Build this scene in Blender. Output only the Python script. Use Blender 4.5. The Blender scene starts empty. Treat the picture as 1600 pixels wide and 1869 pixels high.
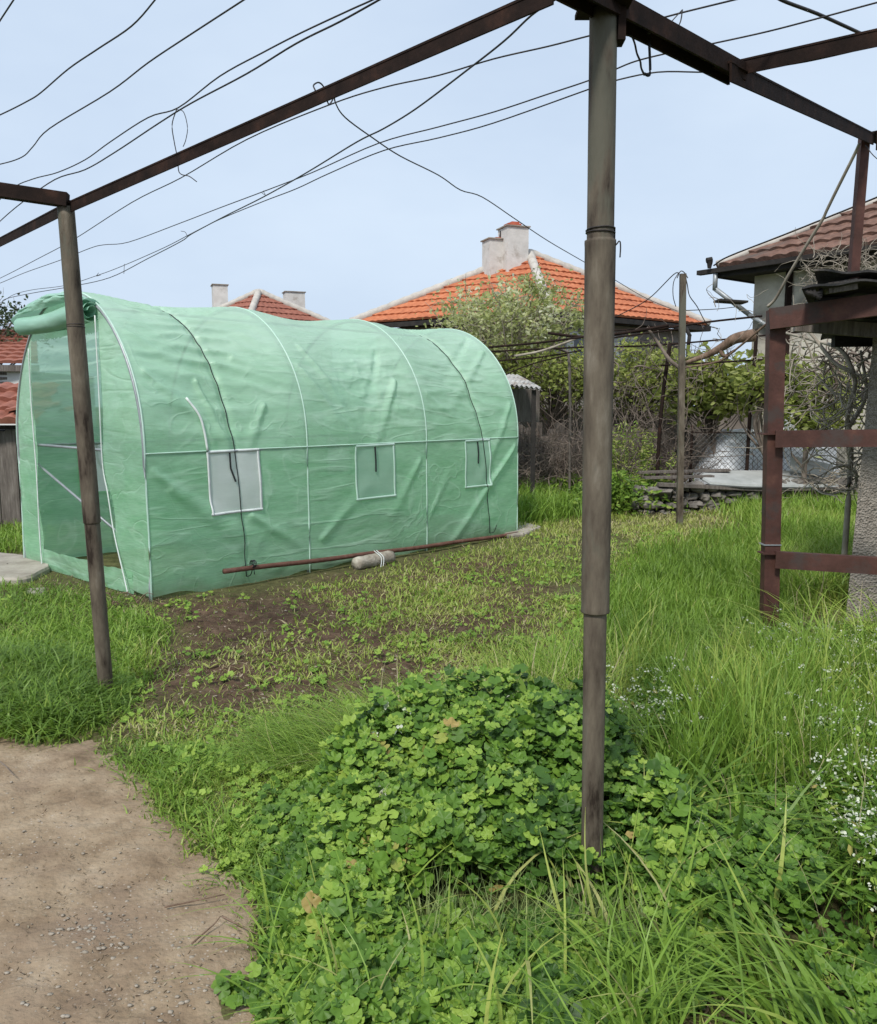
import bpy, math, random
import numpy as np
from mathutils import Vector
random.seed(7); rng = np.random.default_rng(7)
R = math.radians
scene = bpy.context.scene
col = scene.collection

# ------------------------------------------------------------ camera
FPX, CX, CY, EYE = 1540.0, 800.0, 934.5, 1.5
TH = math.atan(194 / 1540)
cd = bpy.data.cameras.new('camera'); cam = bpy.data.objects.new('camera', cd); col.objects.link(cam)
cd.sensor_fit = 'HORIZONTAL'; cd.sensor_width = 36; cd.lens = 36 * FPX / 1600
cd.clip_start = 0.05; cd.clip_end = 2000
cam.location = (0, 0, EYE); cam.rotation_euler = (math.pi / 2 - TH, 0, 0)
scene.camera = cam

# ------------------------------------------------------------ sky and sun
SUN_EL, SUN_AZ = R(50), R(202)      # azimuth measured clockwise from +Y
w = bpy.data.worlds.new('World'); scene.world = w; w.use_nodes = True
nt = w.node_tree; nt.nodes.clear()
N = nt.nodes.new; L = nt.links.new
out = N('ShaderNodeOutputWorld'); bg = N('ShaderNodeBackground'); bg.inputs[1].default_value = 0.12
sky = N('ShaderNodeTexSky'); sky.sky_type = 'NISHITA'; sky.sun_disc = False
sky.sun_elevation = SUN_EL; sky.sun_rotation = SUN_AZ; sky.air_density = 1.0; sky.dust_density = 2.5
tc = N('ShaderNodeTexCoord'); mp = N('ShaderNodeMapping'); mp.inputs['Scale'].default_value = (1, 1, 2.5)
no = N('ShaderNodeTexNoise'); no.inputs['Scale'].default_value = 1.5; no.inputs['Detail'].default_value = 5; no.inputs['Roughness'].default_value = .55
rp = N('ShaderNodeValToRGB')
rp.color_ramp.elements[0].position = .3; rp.color_ramp.elements[0].color = (2.85, 3.52, 4.5, 1)
rp.color_ramp.elements[1].position = .75; rp.color_ramp.elements[1].color = (3.75, 4.4, 5.2, 1)
mx = N('ShaderNodeMix'); mx.data_type = 'RGBA'; mx.inputs[0].default_value = .95
L(tc.outputs['Generated'], mp.inputs[0]); L(mp.outputs[0], no.inputs[0]); L(no.outputs[0], rp.inputs[0])
L(sky.outputs[0], mx.inputs[6]); L(rp.outputs[0], mx.inputs[7]); L(mx.outputs[2], bg.inputs[0]); L(bg.outputs[0], out.inputs[0])
sl = bpy.data.lights.new('sun', 'SUN'); sl.energy = 2.2; sl.angle = R(9); sl.color = (1, .965, .9)
so = bpy.data.objects.new('sun', sl); col.objects.link(so)
sd = Vector((math.sin(SUN_AZ) * math.cos(SUN_EL), math.cos(SUN_AZ) * math.cos(SUN_EL), math.sin(SUN_EL)))
so.rotation_euler = (-sd).to_track_quat('-Z', 'Y').to_euler(); so.location = (0, 0, 20)
scene.view_settings.view_transform = 'Standard'; scene.view_settings.look = 'None'
scene.view_settings.exposure = 0.68; scene.view_settings.gamma = 1
scene.render.engine = 'CYCLES'
scene.cycles.max_bounces = 8; scene.cycles.transparent_max_bounces = 12

# ------------------------------------------------------------ helpers
cT, sT = math.cos(TH), math.sin(TH)
def ray(px, py):
    u = (px - CX) / FPX; v = -(py - CY) / FPX
    return np.array([u, cT + v * sT, -sT + v * cT])
def P(px, py, Y):                      # the point seen at a pixel, at distance Y
    d = ray(px, py); return np.array([0, 0, EYE]) + d * (Y / d[1])
def H(px, py, z=0.0):                  # the point seen at a pixel, at height z
    d = ray(px, py); return np.array([0, 0, EYE]) + d * ((z - EYE) / d[2])
def proj(p):                           # world points (N,3) to pixels
    p = np.atleast_2d(p); x = p[:, 0]; y = p[:, 1]; z = p[:, 2] - EYE
    dep = y * cT - z * sT; up = y * sT + z * cT
    return CX + FPX * x / dep, CY - FPX * up / dep
def norm(v):
    v = np.asarray(v, float); return v / (np.linalg.norm(v) + 1e-12)

def _hash(ix, iy, s):
    h = (ix.astype(np.int64) * 374761393 + iy.astype(np.int64) * 668265263 + s * 1442695041) & 0x7fffffff
    h = ((h ^ (h >> 13)) * 1274126177) & 0x7fffffff
    return (h ^ (h >> 16)) % 100003 / 100003.0
def vn(x, y, seed=0):
    x = np.asarray(x, float); y = np.asarray(y, float)
    ix = np.floor(x); iy = np.floor(y); fx = x - ix; fy = y - iy
    fx = fx * fx * (3 - 2 * fx); fy = fy * fy * (3 - 2 * fy)
    a = _hash(ix, iy, seed); b = _hash(ix + 1, iy, seed); c = _hash(ix, iy + 1, seed); d = _hash(ix + 1, iy + 1, seed)
    return a + (b - a) * fx + (c - a) * fy + (a - b - c + d) * fx * fy
def fbm(x, y, seed=0, o=4):
    s = 0; a = .5; t = 0
    for k in range(o):
        s = s + a * vn(x * 2 ** k + 13.7 * k, y * 2 ** k + 5.1 * k, seed + k); t += a; a *= .5
    return s / t
def sst(a, b, x):
    t = np.clip((x - a) / (b - a), 0, 1); return t * t * (3 - 2 * t)
def inpoly(poly, x, y):
    poly = np.array(poly, float); r = np.zeros(x.shape, bool); n = len(poly)
    for i in range(n):
        x1, y1 = poly[i]; x2, y2 = poly[(i + 1) % n]
        c = ((y1 > y) != (y2 > y)) & (x < (x2 - x1) * (y - y1) / (y2 - y1 + 1e-12) + x1); r ^= c
    return r
def polydist(poly, x, y):              # signed distance, positive inside
    poly = np.array(poly, float); d = np.full(x.shape, 1e9); n = len(poly)
    for i in range(n):
        a = poly[i]; b = poly[(i + 1) % n]; e = b - a
        t = np.clip(((x - a[0]) * e[0] + (y - a[1]) * e[1]) / (e @ e), 0, 1)
        d = np.minimum(d, np.hypot(x - a[0] - t * e[0], y - a[1] - t * e[1]))
    return np.where(inpoly(poly, x, y), d, -d)

class MB:
    """collects faces, builds ONE mesh object"""
    def __init__(s): s.v = []; s.l = []; s.n = []; s.t = []; s.m = []; s.c = 0
    def add(s, verts, faces, tone=0.5, mi=0):
        verts = np.asarray(verts, float).reshape(-1, 3)
        if isinstance(faces, np.ndarray):
            s.l.append((faces + s.c).ravel()); s.n.append(np.full(len(faces), faces.shape[1])); nf = len(faces)
        else:
            s.l.append(np.array([i + s.c for f in faces for i in f])); s.n.append(np.array([len(f) for f in faces])); nf = len(faces)
        s.v.append(verts); s.c += len(verts)
        s.t.append(np.full(len(verts), tone) if np.isscalar(tone) else np.asarray(tone, float))
        s.m.append(np.full(nf, mi))
        return s
    def grid(s, g, tone=.5, closed_u=False, mi=0):      # g: (U,V,3)
        U, V = g.shape[:2]; idx = np.arange(U * V).reshape(U, V)
        if closed_u: idx = np.vstack([idx, idx[:1]])
        f = np.stack([idx[:-1, :-1], idx[1:, :-1], idx[1:, 1:], idx[:-1, 1:]], -1).reshape(-1, 4)
        return s.add(g.reshape(-1, 3), f, tone, mi)
    def box(s, c, size, ax=None, tone=.5, mi=0):
        c = np.asarray(c, float); h = np.asarray(size, float) / 2
        A = np.eye(3) if ax is None else np.asarray(ax)
        v = np.array([[i, j, k] for i in (-1, 1) for j in (-1, 1) for k in (-1, 1)]) * h
        return s.add(v @ A + c, np.array([[0, 1, 3, 2], [4, 6, 7, 5], [0, 4, 5, 1], [2, 3, 7, 6], [0, 2, 6, 4], [1, 5, 7, 3]]), tone, mi)
    def beam(s, a, b, w, h, up=(0, 0, 1), off=(0, 0), tone=.5):
        a = np.asarray(a, float); b = np.asarray(b, float); d = norm(b - a); r = norm(np.cross(d, up)); u = np.cross(r, d)
        c = (a + b) / 2 + r * off[0] + u * off[1]
        return s.box(c, (np.linalg.norm(b - a), w, h), np.array([d, r, u]), tone)
    def tube(s, pts, rad, n=6, tone=.5, caps=True):
        p = np.asarray(pts, float); m = len(p); rad = np.full(m, rad) if np.isscalar(rad) else np.asarray(rad, float)
        t = np.gradient(p, axis=0); t /= np.linalg.norm(t, axis=1)[:, None] + 1e-12
        ref = np.array([0, 0, 1.]) if abs(t[:, 2]).mean() < .8 else np.array([1., 0, 0])
        a = np.cross(t, ref); a /= np.linalg.norm(a, axis=1)[:, None] + 1e-9; b = np.cross(t, a)
        th = np.arange(n) * 2 * math.pi / n
        g = p[:, None] + rad[:, None, None] * (a[:, None] * np.cos(th)[None, :, None] + b[:, None] * np.sin(th)[None, :, None])
        idx = np.arange(m * n).reshape(m, n); i2 = np.roll(idx, -1, 1)
        f = np.stack([idx[:-1], i2[:-1], i2[1:], idx[1:]], -1).reshape(-1, 4)
        s.add(g.reshape(-1, 3), f, tone)
        if caps and n > 3:
            k = s.c - m * n
            s.l += [np.arange(n)[::-1] + k, np.arange(n) + k + (m - 1) * n]; s.n += [np.array([n]), np.array([n])]; s.m += [np.zeros(2)]
        return s
    def build(s, name, mat, parent=None, loc=None, smooth=False):
        v = np.concatenate(s.v); l = np.concatenate(s.l).astype(np.int32); n = np.concatenate(s.n).astype(np.int32)
        o0 = np.zeros(3)
        if parent is not None:
            p = parent; o0 = np.zeros(3)
            while p is not None: o0 = o0 + np.array(p.location); p = p.parent
        elif loc is not None: o0 = np.array(loc, float)
        me = bpy.data.meshes.new(name)
        me.vertices.add(len(v)); me.vertices.foreach_set('co', (v - o0).astype(np.float32).ravel())
        me.loops.add(len(l)); me.loops.foreach_set('vertex_index', l)
        me.polygons.add(len(n)); me.polygons.foreach_set('loop_start', np.concatenate([[0], np.cumsum(n)[:-1]]).astype(np.int32))
        me.polygons.foreach_set('loop_total', n)
        at = me.attributes.new('tone', 'FLOAT', 'POINT'); at.data.foreach_set('value', np.concatenate(s.t).astype(np.float32))
        for mm in (mat if isinstance(mat, (list, tuple)) else [mat]): me.materials.append(mm)
        me.polygons.foreach_set('material_index', np.concatenate(s.m).astype(np.int32))
        me.polygons.foreach_set('use_smooth', np.full(len(n), bool(smooth)))
        me.update(calc_edges=True); me.validate()
        o = bpy.data.objects.new(name, me); col.objects.link(o)
        if parent is not None: o.parent = parent
        elif loc is not None: o.location = loc
        return o
def tag(o, label=None, cat=None, group=None, kind=None):
    for k, v in (('label', label), ('category', cat), ('group', group), ('kind', kind)):
        if v: o[k] = v
    return o
def thing(name, label, cat, loc, group=None):
    o = bpy.data.objects.new(name, None); o.empty_display_size = .1; col.objects.link(o); o.location = [float(a) for a in loc]
    return tag(o, label, cat, group)
def smoothpath(pts, k=6):
    p = np.asarray(pts, float)
    if len(p) < 3: return p
    q = np.vstack([2 * p[0] - p[1], p, 2 * p[-1] - p[-2]]); o = []
    for i in range(1, len(q) - 2):
        for t in np.arange(k) / k:
            o.append(.5 * (2 * q[i] + (q[i + 1] - q[i - 1]) * t + (2 * q[i - 1] - 5 * q[i] + 4 * q[i + 1] - q[i + 2]) * t * t + (3 * q[i] - q[i - 1] - 3 * q[i + 1] + q[i + 2]) * t ** 3))
    o.append(q[-2]); return np.array(o)

# ------------------------------------------------------------ materials
def newmat(name):
    m = bpy.data.materials.new(name); m.use_nodes = True; t = m.node_tree; t.nodes.clear()
    o = t.nodes.new('ShaderNodeOutputMaterial'); b = t.nodes.new('ShaderNodeBsdfPrincipled')
    t.links.new(b.outputs[0], o.inputs[0]); return m, t, b, o
def ramp(t, stops, interp='LINEAR'):
    r = t.nodes.new('ShaderNodeValToRGB'); e = r.color_ramp; e.interpolation = interp
    while len(e.elements) < len(stops): e.elements.new(.5)
    for k, (p, c) in enumerate(stops): e.elements[k].position = p; e.elements[k].color = (*c, 1)
    return r
def surf(name, stops, scale=8, rough=.8, bump=.3, bscale=None, stretch=(1, 1, 1), detail=8, metal=0, dist=.02, vor=0, second=None, spec=.3, distort=0.0):
    """noise-mottled surface; second = (colour, scale, low, high): a second layer of blotches"""
    m, t, b, o = newmat(name); n = t.nodes.new; l = t.links.new
    tc = n('ShaderNodeTexCoord'); mp = n('ShaderNodeMapping'); mp.inputs['Scale'].default_value = stretch
    l(tc.outputs['Object'], mp.inputs[0])
    a = n('ShaderNodeTexNoise'); a.inputs['Scale'].default_value = scale; a.inputs['Detail'].default_value = detail; a.inputs['Roughness'].default_value = .65
    a.inputs['Distortion'].default_value = distort
    l(mp.outputs[0], a.inputs[0]); r = ramp(t, stops); l(a.outputs[0], r.inputs[0]); c = r.outputs[0]
    if second:
        s2 = n('ShaderNodeTexNoise'); s2.inputs['Scale'].default_value = second[1]; s2.inputs['Detail'].default_value = 6; s2.inputs['Roughness'].default_value = .6
        l(mp.outputs[0], s2.inputs[0]); r2 = ramp(t, [(second[2], (0, 0, 0)), (second[3], (1, 1, 1))]); l(s2.outputs[0], r2.inputs[0])
        mx = n('ShaderNodeMix'); mx.data_type = 'RGBA'; l(r2.outputs[0], mx.inputs[0]); l(c, mx.inputs[6]); mx.inputs[7].default_value = (*second[0], 1); c = mx.outputs[2]
    l(c, b.inputs['Base Color']); b.inputs['Roughness'].default_value = rough; b.inputs['Metallic'].default_value = metal
    b.inputs['Specular IOR Level'].default_value = spec
    if bump:
        if vor:
            h = n('ShaderNodeTexVoronoi'); h.inputs['Scale'].default_value = vor
        else:
            h = n('ShaderNodeTexNoise'); h.inputs['Scale'].default_value = bscale or scale * 3; h.inputs['Detail'].default_value = 6
        l(mp.outputs[0], h.inputs[0]); bp = n('ShaderNodeBump'); bp.inputs['Strength'].default_value = bump; bp.inputs['Distance'].default_value = dist
        l(h.outputs[0], bp.inputs['Height']); l(bp.outputs[0], b.inputs['Normal'])
    return m
def leafmat(name, stops, trans=.35, rough=.5, spec=.35, vein=0):
    m, t, b, o = newmat(name); n = t.nodes.new; l = t.links.new
    a = n('ShaderNodeAttribute'); a.attribute_name = 'tone'; r = ramp(t, stops); l(a.outputs['Fac'], r.inputs[0])
    tcn = n('ShaderNodeTexCoord'); no = n('ShaderNodeTexNoise'); no.inputs['Scale'].default_value = 22; l(tcn.outputs['Object'], no.inputs[0])
    hs = n('ShaderNodeHueSaturation'); mr = n('ShaderNodeMapRange'); mr.inputs[3].default_value = .75; mr.inputs[4].default_value = 1.25
    l(no.outputs[0], mr.inputs[0]); l(mr.outputs[0], hs.inputs['Value']); l(r.outputs[0], hs.inputs['Color'])
    l(hs.outputs[0], b.inputs['Base Color']); b.inputs['Roughness'].default_value = rough; b.inputs['Specular IOR Level'].default_value = spec
    tr = n('ShaderNodeBsdfTranslucent'); l(hs.outputs[0], tr.inputs[0]); mx = n('ShaderNodeMixShader'); mx.inputs[0].default_value = trans
    l(b.outputs[0], mx.inputs[1]); l(tr.outputs[0], mx.inputs[2]); l(mx.outputs[0], o.inputs[0]); return m
M = {}
M['pole'] = surf('weathered_pole_paint', [(.34, (.026, .018, .013)), (.43, (.085, .067, .05)), (.58, (.14, .115, .085)), (.72, (.22, .19, .15))], 9, .7, .4, 60, (1.6, 1.6, .4), spec=.2, second=((.115, .108, .082), 2.2, .50, .54), dist=.006)
M['rust'] = surf('rusty_brown_steel', [(.3, (.05, .022, .016)), (.55, (.085, .036, .028)), (.75, (.13, .06, .042))], 9, .65, .3, 70, second=((.06, .04, .035), 4, .52, .6), dist=.004)
M['darkrust'] = surf('dark_rusty_steel', [(.3, (.012, .009, .008)), (.55, (.026, .016, .013)), (.75, (.055, .028, .02))], 10, .85, .3, 70, dist=.004, spec=.1)
M['pipe'] = surf('rusty_pipe', [(.3, (.08, .035, .025)), (.6, (.15, .07, .05)), (.8, (.22, .13, .1))], 14, .65, .3, 90, dist=.003)
M['wire'] = surf('old_wire', [(.3, (.02, .02, .022)), (.7, (.06, .05, .045))], 12, .5, 0, metal=.3)
M['cord'] = surf('black_cord', [(.3, (.012, .013, .016)), (.7, (.03, .03, .035))], 20, .7, 0)
M['white'] = surf('white_band', [(.3, (.55, .6, .58)), (.7, (.75, .78, .76))], 10, .6, .1)
M['soilstuff'] = surf('dry_litter', [(.3, (.1, .075, .05)), (.7, (.3, .24, .16))], 20, .9, 0)
M['plank'] = surf('grey_weathered_plank', [(.3, (.07, .058, .05)), (.55, (.15, .128, .112)), (.75, (.26, .23, .205))], 5, .85, .5, 20, (6, 6, .6), dist=.01)
M['brush'] = surf('dark_twig_bark', [(.3, (.08, .06, .048)), (.7, (.25, .2, .165))], 9, .9, 0)
M['palevine'] = surf('pale_vine_bark', [(.3, (.16, .13, .10)), (.7, (.42, .37, .30))], 6, .9, 0)
M['bark'] = surf('brown_bark', [(.3, (.07, .045, .03)), (.55, (.2, .13, .09)), (.75, (.33, .24, .18))], 5, .85, .5, 20, (3, 3, 1))
M['log'] = surf('pale_concrete_log', [(.3, (.2, .17, .13)), (.55, (.38, .34, .28)), (.75, (.52, .49, .42))], 9, .9, .5, 40)
M['slab'] = surf('pale_stone_slab', [(.3, (.2, .17, .14)), (.6, (.36, .32, .27)), (.8, (.48, .44, .38))], 4, .85, .4, 20)
M['slate'] = surf('grey_white_slate', [(.3, (.28, .29, .28)), (.6, (.42, .43, .42)), (.8, (.55, .56, .55))], 3, .7, .3, 14)
M['stone'] = surf('rubble_stone', [(.3, (.09, .08, .07)), (.55, (.19, .17, .15)), (.8, (.32, .3, .27))], 5, .85, .5, 18)
M['plaster'] = surf('old_beige_plaster', [(.3, (.46, .42, .35)), (.6, (.57, .53, .45)), (.8, (.66, .62, .54))], 1.6, .9, .3, 30, second=((.2, .18, .155), .9, .5, .66))
M['rough'] = surf('roughcast_plaster', [(.3, (.18, .155, .128)), (.55, (.30, .265, .225)), (.8, (.4, .365, .31))], 38, .92, .55, vor=70, dist=.03)
M['chim'] = surf('white_chimney_plaster', [(.3, (.5, .48, .45)), (.6, (.62, .6, .57)), (.8, (.72, .7, .67))], 3, .9, .3, 20, second=((.36, .32, .28), 2.5, .58, .72))
M['tileor'] = surf('orange_roof_tile', [(.3, (.36, .11, .05)), (.55, (.49, .165, .075)), (.75, (.56, .24, .13))], 7, .8, .3, 20, second=((.33, .1, .05), 1.3, .5, .7))
M['tilered'] = surf('red_roof_tile', [(.3, (.2, .07, .045)), (.55, (.29, .11, .075)), (.75, (.36, .16, .11))], 7, .8, .3, 20)
M['tilebr'] = surf('brown_roof_tile', [(.3, (.09, .05, .038)), (.55, (.17, .095, .07)), (.75, (.26, .16, .125))], 8, .85, .4, 20, second=((.09, .07, .06), 2, .55, .7))
M['mortar'] = surf('ridge_mortar', [(.3, (.36, .33, .29)), (.7, (.55, .51, .46))], 5, .9, .5, 15)
M['whitewall'] = surf('white_wall', [(.3, (.55, .54, .52)), (.7, (.72, .71, .69))], 2, .9, .2)
M['housebrown'] = surf('grey_brown_wall', [(.3, (.19, .16, .14)), (.7, (.32, .28, .25))], 3, .9, .3)
M['dark'] = surf('dark_wood', [(.3, (.012, .011, .011)), (.7, (.04, .034, .03))], 6, .8, .3)
M['tar'] = surf('tarred_sheet', [(.3, (.02, .02, .021)), (.7, (.06, .055, .052))], 7, .7, .5, 25, second=((.14, .12, .1), 5, .6, .7))
M['redpaint'] = surf('chimney_pot_clay', [(.3, (.35, .06, .03)), (.7, (.5, .14, .08))], 5, .7, .2)
M['zinc'] = surf('galvanised_zinc', [(.3, (.22, .24, .25)), (.7, (.4, .42, .44))], 5, .45, .1, metal=.3)
M['tin'] = surf('pale_corrugated_sheet', [(.3, (.3, .29, .27)), (.7, (.52, .51, .49))], 4, .8, .2, second=((.2, .14, .1), 3, .55, .68))
M['plastic'] = surf('white_plastic_sheet', [(.3, (.74, .78, .84)), (.7, (.9, .92, .95))], 3, .35, .6, 12, spec=.5, dist=.05)
M['glass'] = surf('dark_window_glass', [(.3, (.02, .025, .03)), (.7, (.05, .06, .07))], 2, .1, 0, spec=.6)
M['metalfence'] = surf('fence_wire', [(.3, (.1, .095, .09)), (.7, (.2, .19, .18))], 12, .5, 0, metal=.4)

G_DK, G_MD, G_LT, G_YL, G_ST = (.055, .10, .018), (.12, .21, .03), (.225, .36, .05), (.39, .44, .10), (.48, .41, .24)
M['grass'] = leafmat('grass_blades', [(0, G_DK), (.3, G_MD), (.6, G_LT), (.82, G_YL), (1, G_ST)], .35, .45)
M['mallow'] = leafmat('mallow_leaves', [(0, (.022, .058, .012)), (.35, (.062, .138, .02)), (.7, (.145, .27, .034)), (.95, (.31, .43, .07)), (1, (.4, .3, .1))], .3, .5)
M['stem'] = leafmat('plant_stems', [(0, (.06, .12, .03)), (1, (.25, .3, .1))], .1, .6)
M['petal'] = leafmat('white_petals', [(0, (.5, .55, .36)), (1, (.8, .8, .7))], .3, .7)
M['treeleaf'] = leafmat('tree_leaves', [(0, (.13, .16, .04)), (.4, (.26, .31, .075)), (.75, (.44, .48, .13)), (1, (.56, .58, .24))], .5, .5)
M['blossom'] = leafmat('pale_young_leaves', [(0, (.24, .28, .09)), (.35, (.42, .46, .17)), (.65, (.62, .64, .34)), (1, (.84, .83, .68))], .55, .6)
M['darkleaf'] = leafmat('dark_leaves', [(0, (.02, .035, .015)), (.6, (.05, .08, .03)), (1, (.12, .16, .07))], .25, .6)

def film(name, c0, c1, transp, transl, crease=True):
    m, t, b, o = newmat(name); n = t.nodes.new; l = t.links.new
    tc = n('ShaderNodeTexCoord'); mp = n('ShaderNodeMapping'); l(tc.outputs['Object'], mp.inputs[0]); mp.inputs['Scale'].default_value = (1, 1, 5)
    a = n('ShaderNodeTexNoise'); a.inputs['Scale'].default_value = 2.2; a.inputs['Detail'].default_value = 8; a.inputs['Roughness'].default_value = .7; l(mp.outputs[0], a.inputs[0])
    r = ramp(t, [(.3, c0), (.7, c1)]); l(a.outputs[0], r.inputs[0]); l(r.outputs[0], b.inputs['Base Color'])
    b.inputs['Roughness'].default_value = .36; b.inputs['Specular IOR Level'].default_value = .6
    tr = n('ShaderNodeBsdfTranslucent'); l(r.outputs[0], tr.inputs[0]); m1 = n('ShaderNodeMixShader'); m1.inputs[0].default_value = transl
    tp = n('ShaderNodeBsdfTransparent'); tp.inputs[0].default_value = (.76, .96, .77, 1) if c0[1] > c0[0] * 1.3 else (1, 1, 1, 1)
    m2 = n('ShaderNodeMixShader'); m2.inputs[0].default_value = transp
    l(b.outputs[0], m1.inputs[1]); l(tr.outputs[0], m1.inputs[2]); l(m1.outputs[0], m2.inputs[1]); l(tp.outputs[0], m2.inputs[2]); l(m2.outputs[0], o.inputs[0])
    if not crease: return m
    au = n('ShaderNodeAttribute'); au.attribute_name = 'su'; av = n('ShaderNodeAttribute'); av.attribute_name = 'sv'
    cx = n('ShaderNodeCombineXYZ'); l(au.outputs['Fac'], cx.inputs[0]); l(av.outputs['Fac'], cx.inputs[1])
    def nz(sx, sy, det, dis, rough=.55):
        q = n('ShaderNodeMapping'); q.inputs['Scale'].default_value = (sx, sy, 1); l(cx.outputs[0], q.inputs[0]); k = n('ShaderNodeTexNoise'); k.inputs['Scale'].default_value = 1
        k.inputs['Detail'].default_value = det; k.inputs['Distortion'].default_value = dis; k.inputs['Roughness'].default_value = rough; l(q.outputs[0], k.inputs[0]); return k.outputs[0]
    def mth(op, x, y=None, z=None):
        k = n('ShaderNodeMath'); k.operation = op
        for ii, vv in enumerate((x, y, z)):
            if vv is None: continue
            if isinstance(vv, (int, float)): k.inputs[ii].default_value = vv
            else: l(vv, k.inputs[ii])
        return k.outputs[0]
    def ridged(x, wd): return mth('SUBTRACT', 1, mth('MINIMUM', mth('DIVIDE', mth('ABSOLUTE', mth('SUBTRACT', x, .5)), wd), 1))
    gate = mth('MAXIMUM', mth('MULTIPLY', mth('SUBTRACT', nz(.7, .9, 2, .3), .42), 5), 0); gate = mth('MINIMUM', gate, 1)
    c1 = mth('MULTIPLY', ridged(nz(.8, 4.5, 2, .4), .05), gate); c2 = mth('MULTIPLY', ridged(nz(2.0, 2.2, 2, .9), .028), mth('SUBTRACT', 1, gate)); c3 = nz(4, 8, 5, .8)
    hgt = mth('ADD', mth('MULTIPLY', c1, .55), mth('ADD', mth('MULTIPLY', c2, .35), mth('MULTIPLY', c3, .8)))
    bp = n('ShaderNodeBump'); bp.inputs['Strength'].default_value = .55; bp.inputs['Distance'].default_value = .014; l(hgt, bp.inputs['Height']); l(bp.outputs[0], b.inputs['Normal']); l(bp.outputs[0], tr.inputs['Normal'])
    # woven threads show as short level dashes, crease lines as pale scuffs in the film
    th_ = nz(9, 150, 2, .0, .4); sc = mth('MULTIPLY', mth('ADD', c1, mth('MULTIPLY', c2, .7)), .16); dsh = mth('MULTIPLY', mth('SUBTRACT', th_, .5), .5)
    hs = n('ShaderNodeHueSaturation'); l(r.outputs[0], hs.inputs['Color']); l(mth('ADD', mth('ADD', 1.0, dsh), sc), hs.inputs['Value']); l(mth('SUBTRACT', 1.0, mth('MULTIPLY', sc, 1.6)), hs.inputs['Saturation'])
    # mud splashed along the foot of the film
    mr = n('ShaderNodeMapRange'); l(mth('ADD', av.outputs['Fac'], mth('MULTIPLY', nz(3, 6, 5, .3), .25)), mr.inputs[0]); mr.inputs[1].default_value = .13; mr.inputs[2].default_value = .26; mr.inputs[3].default_value = .55; mr.inputs[4].default_value = 0
    mm = n('ShaderNodeMix'); mm.data_type = 'RGBA'; l(mr.outputs[0], mm.inputs[0]); l(hs.outputs[0], mm.inputs[6]); mm.inputs[7].default_value = (.16, .17, .09, 1)
    ridge_light = n('ShaderNodeMapRange'); l(mth('MINIMUM', av.outputs['Fac'], mth('SUBTRACT', 6.16, av.outputs['Fac'])), ridge_light.inputs[0]); ridge_light.inputs[1].default_value = .9; ridge_light.inputs[2].default_value = 2.3; ridge_light.inputs[3].default_value = 0; ridge_light.inputs[4].default_value = .7  # sky light on the roof painted into the film colour, paler towards the ridge
    m3 = n('ShaderNodeMix'); m3.data_type = 'RGBA'; l(mth('MULTIPLY', ridge_light.outputs[0], mth('ADD', .55, nz(1.5, 3, 4, .3))), m3.inputs[0]); l(mm.outputs[2], m3.inputs[6]); m3.inputs[7].default_value = (.70, .90, .76, 1); mm = m3
    l(mm.outputs[2], b.inputs['Base Color']); l(mm.outputs[2], tr.inputs[0])
    l(mth('MULTIPLY_ADD', nz(1.2, 1.6, 4, .4), transp * 1.3, transp * .35), m2.inputs[0])
    return m
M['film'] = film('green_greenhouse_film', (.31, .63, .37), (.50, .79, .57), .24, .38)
M['filmroll'] = film('green_film_rolled', (.30, .56, .42), (.44, .68, .55), .0, .25, False)
M['mesh'] = film('window_mesh', (.74, .77, .75), (.84, .87, .85), .10, .4, False)
M['meshg'] = film('greenish_window_mesh', (.42, .66, .52), (.54, .76, .62), .25, .4, False)
M['seam'] = film('pale_green_seam', (.6, .82, .7), (.74, .9, .82), .05, .3, False)

# ------------------------------------------------------------ the lie of the land
PATH = [H(a, b)[:2] for a, b in [(-900, 1345), (-300, 1340), (0, 1343), (110, 1348), (190, 1385), (262, 1440), (330, 1510), (395, 1590), (455, 1660), (488, 1740), (470, 1810), (490, 1900), (520, 2200), (560, 3200), (-3000, 3200)]]
SOIL = [(235, 1110), (480, 1090), (620, 1060), (900, 1015), (1000, 1060), (1040, 1200), (980, 1240), (700, 1260), (560, 1330), (520, 1400), (330, 1390), (230, 1330), (215, 1220), (300, 1180)]
SOILG = [H(a, b)[:2] for a, b in SOIL]
def soil(x, y):
    d = polydist(SOILG, x, y); return sst(-.35, .35, d + .9 * (fbm(x * 2.2, y * 2.2, 31) - .5))
def pathf(x, y): return polydist(PATH, x, y) + .30 * (fbm(x * 4, y * 4, 5) - .5) + .16 * (fbm(x * 15, y * 15, 6) - .5)
def gz(x, y):
    s = soil(x, y)
    near = np.exp(-((y - 5) / 9) ** 4)
    z = .03 * (fbm(x * .9, y * .9, 3) - .5) + near * s * (.05 * (fbm(x * 7, y * 7, 9) - .5) + .035 * (fbm(x * 22, y * 22, 12, 2) - .5))
    z = z + near * .012 * (fbm(x * 14, y * 14, 22, 3) - .5)
    z = z + .12 * sst(2.2, 4.5, x) * sst(6, 11, y)                # the bank at the right rises a little
    z = z + .02 * sst(0.02, -.25, pathf(x, y)) - .01
    return z
def spaced(a, b, st, far):
    c = list(np.arange(a, b, st)); lo = []; x = a; s = st
    while x > -far: s *= 1.25; x -= s; lo.append(x)
    hi = []; x = c[-1]; s = st
    while x < far: s *= 1.25; x += s; hi.append(x)
    return np.array(lo[::-1] + c + hi)
gx = spaced(-5.5, 5.5, .03, 900); gy = spaced(1.2, 13, .03, 900)
X, Y = np.meshgrid(gx, gy, indexing='ij')
gm, t, b, o = newmat('garden_soil'); n = t.nodes.new; l = t.links.new
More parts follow.
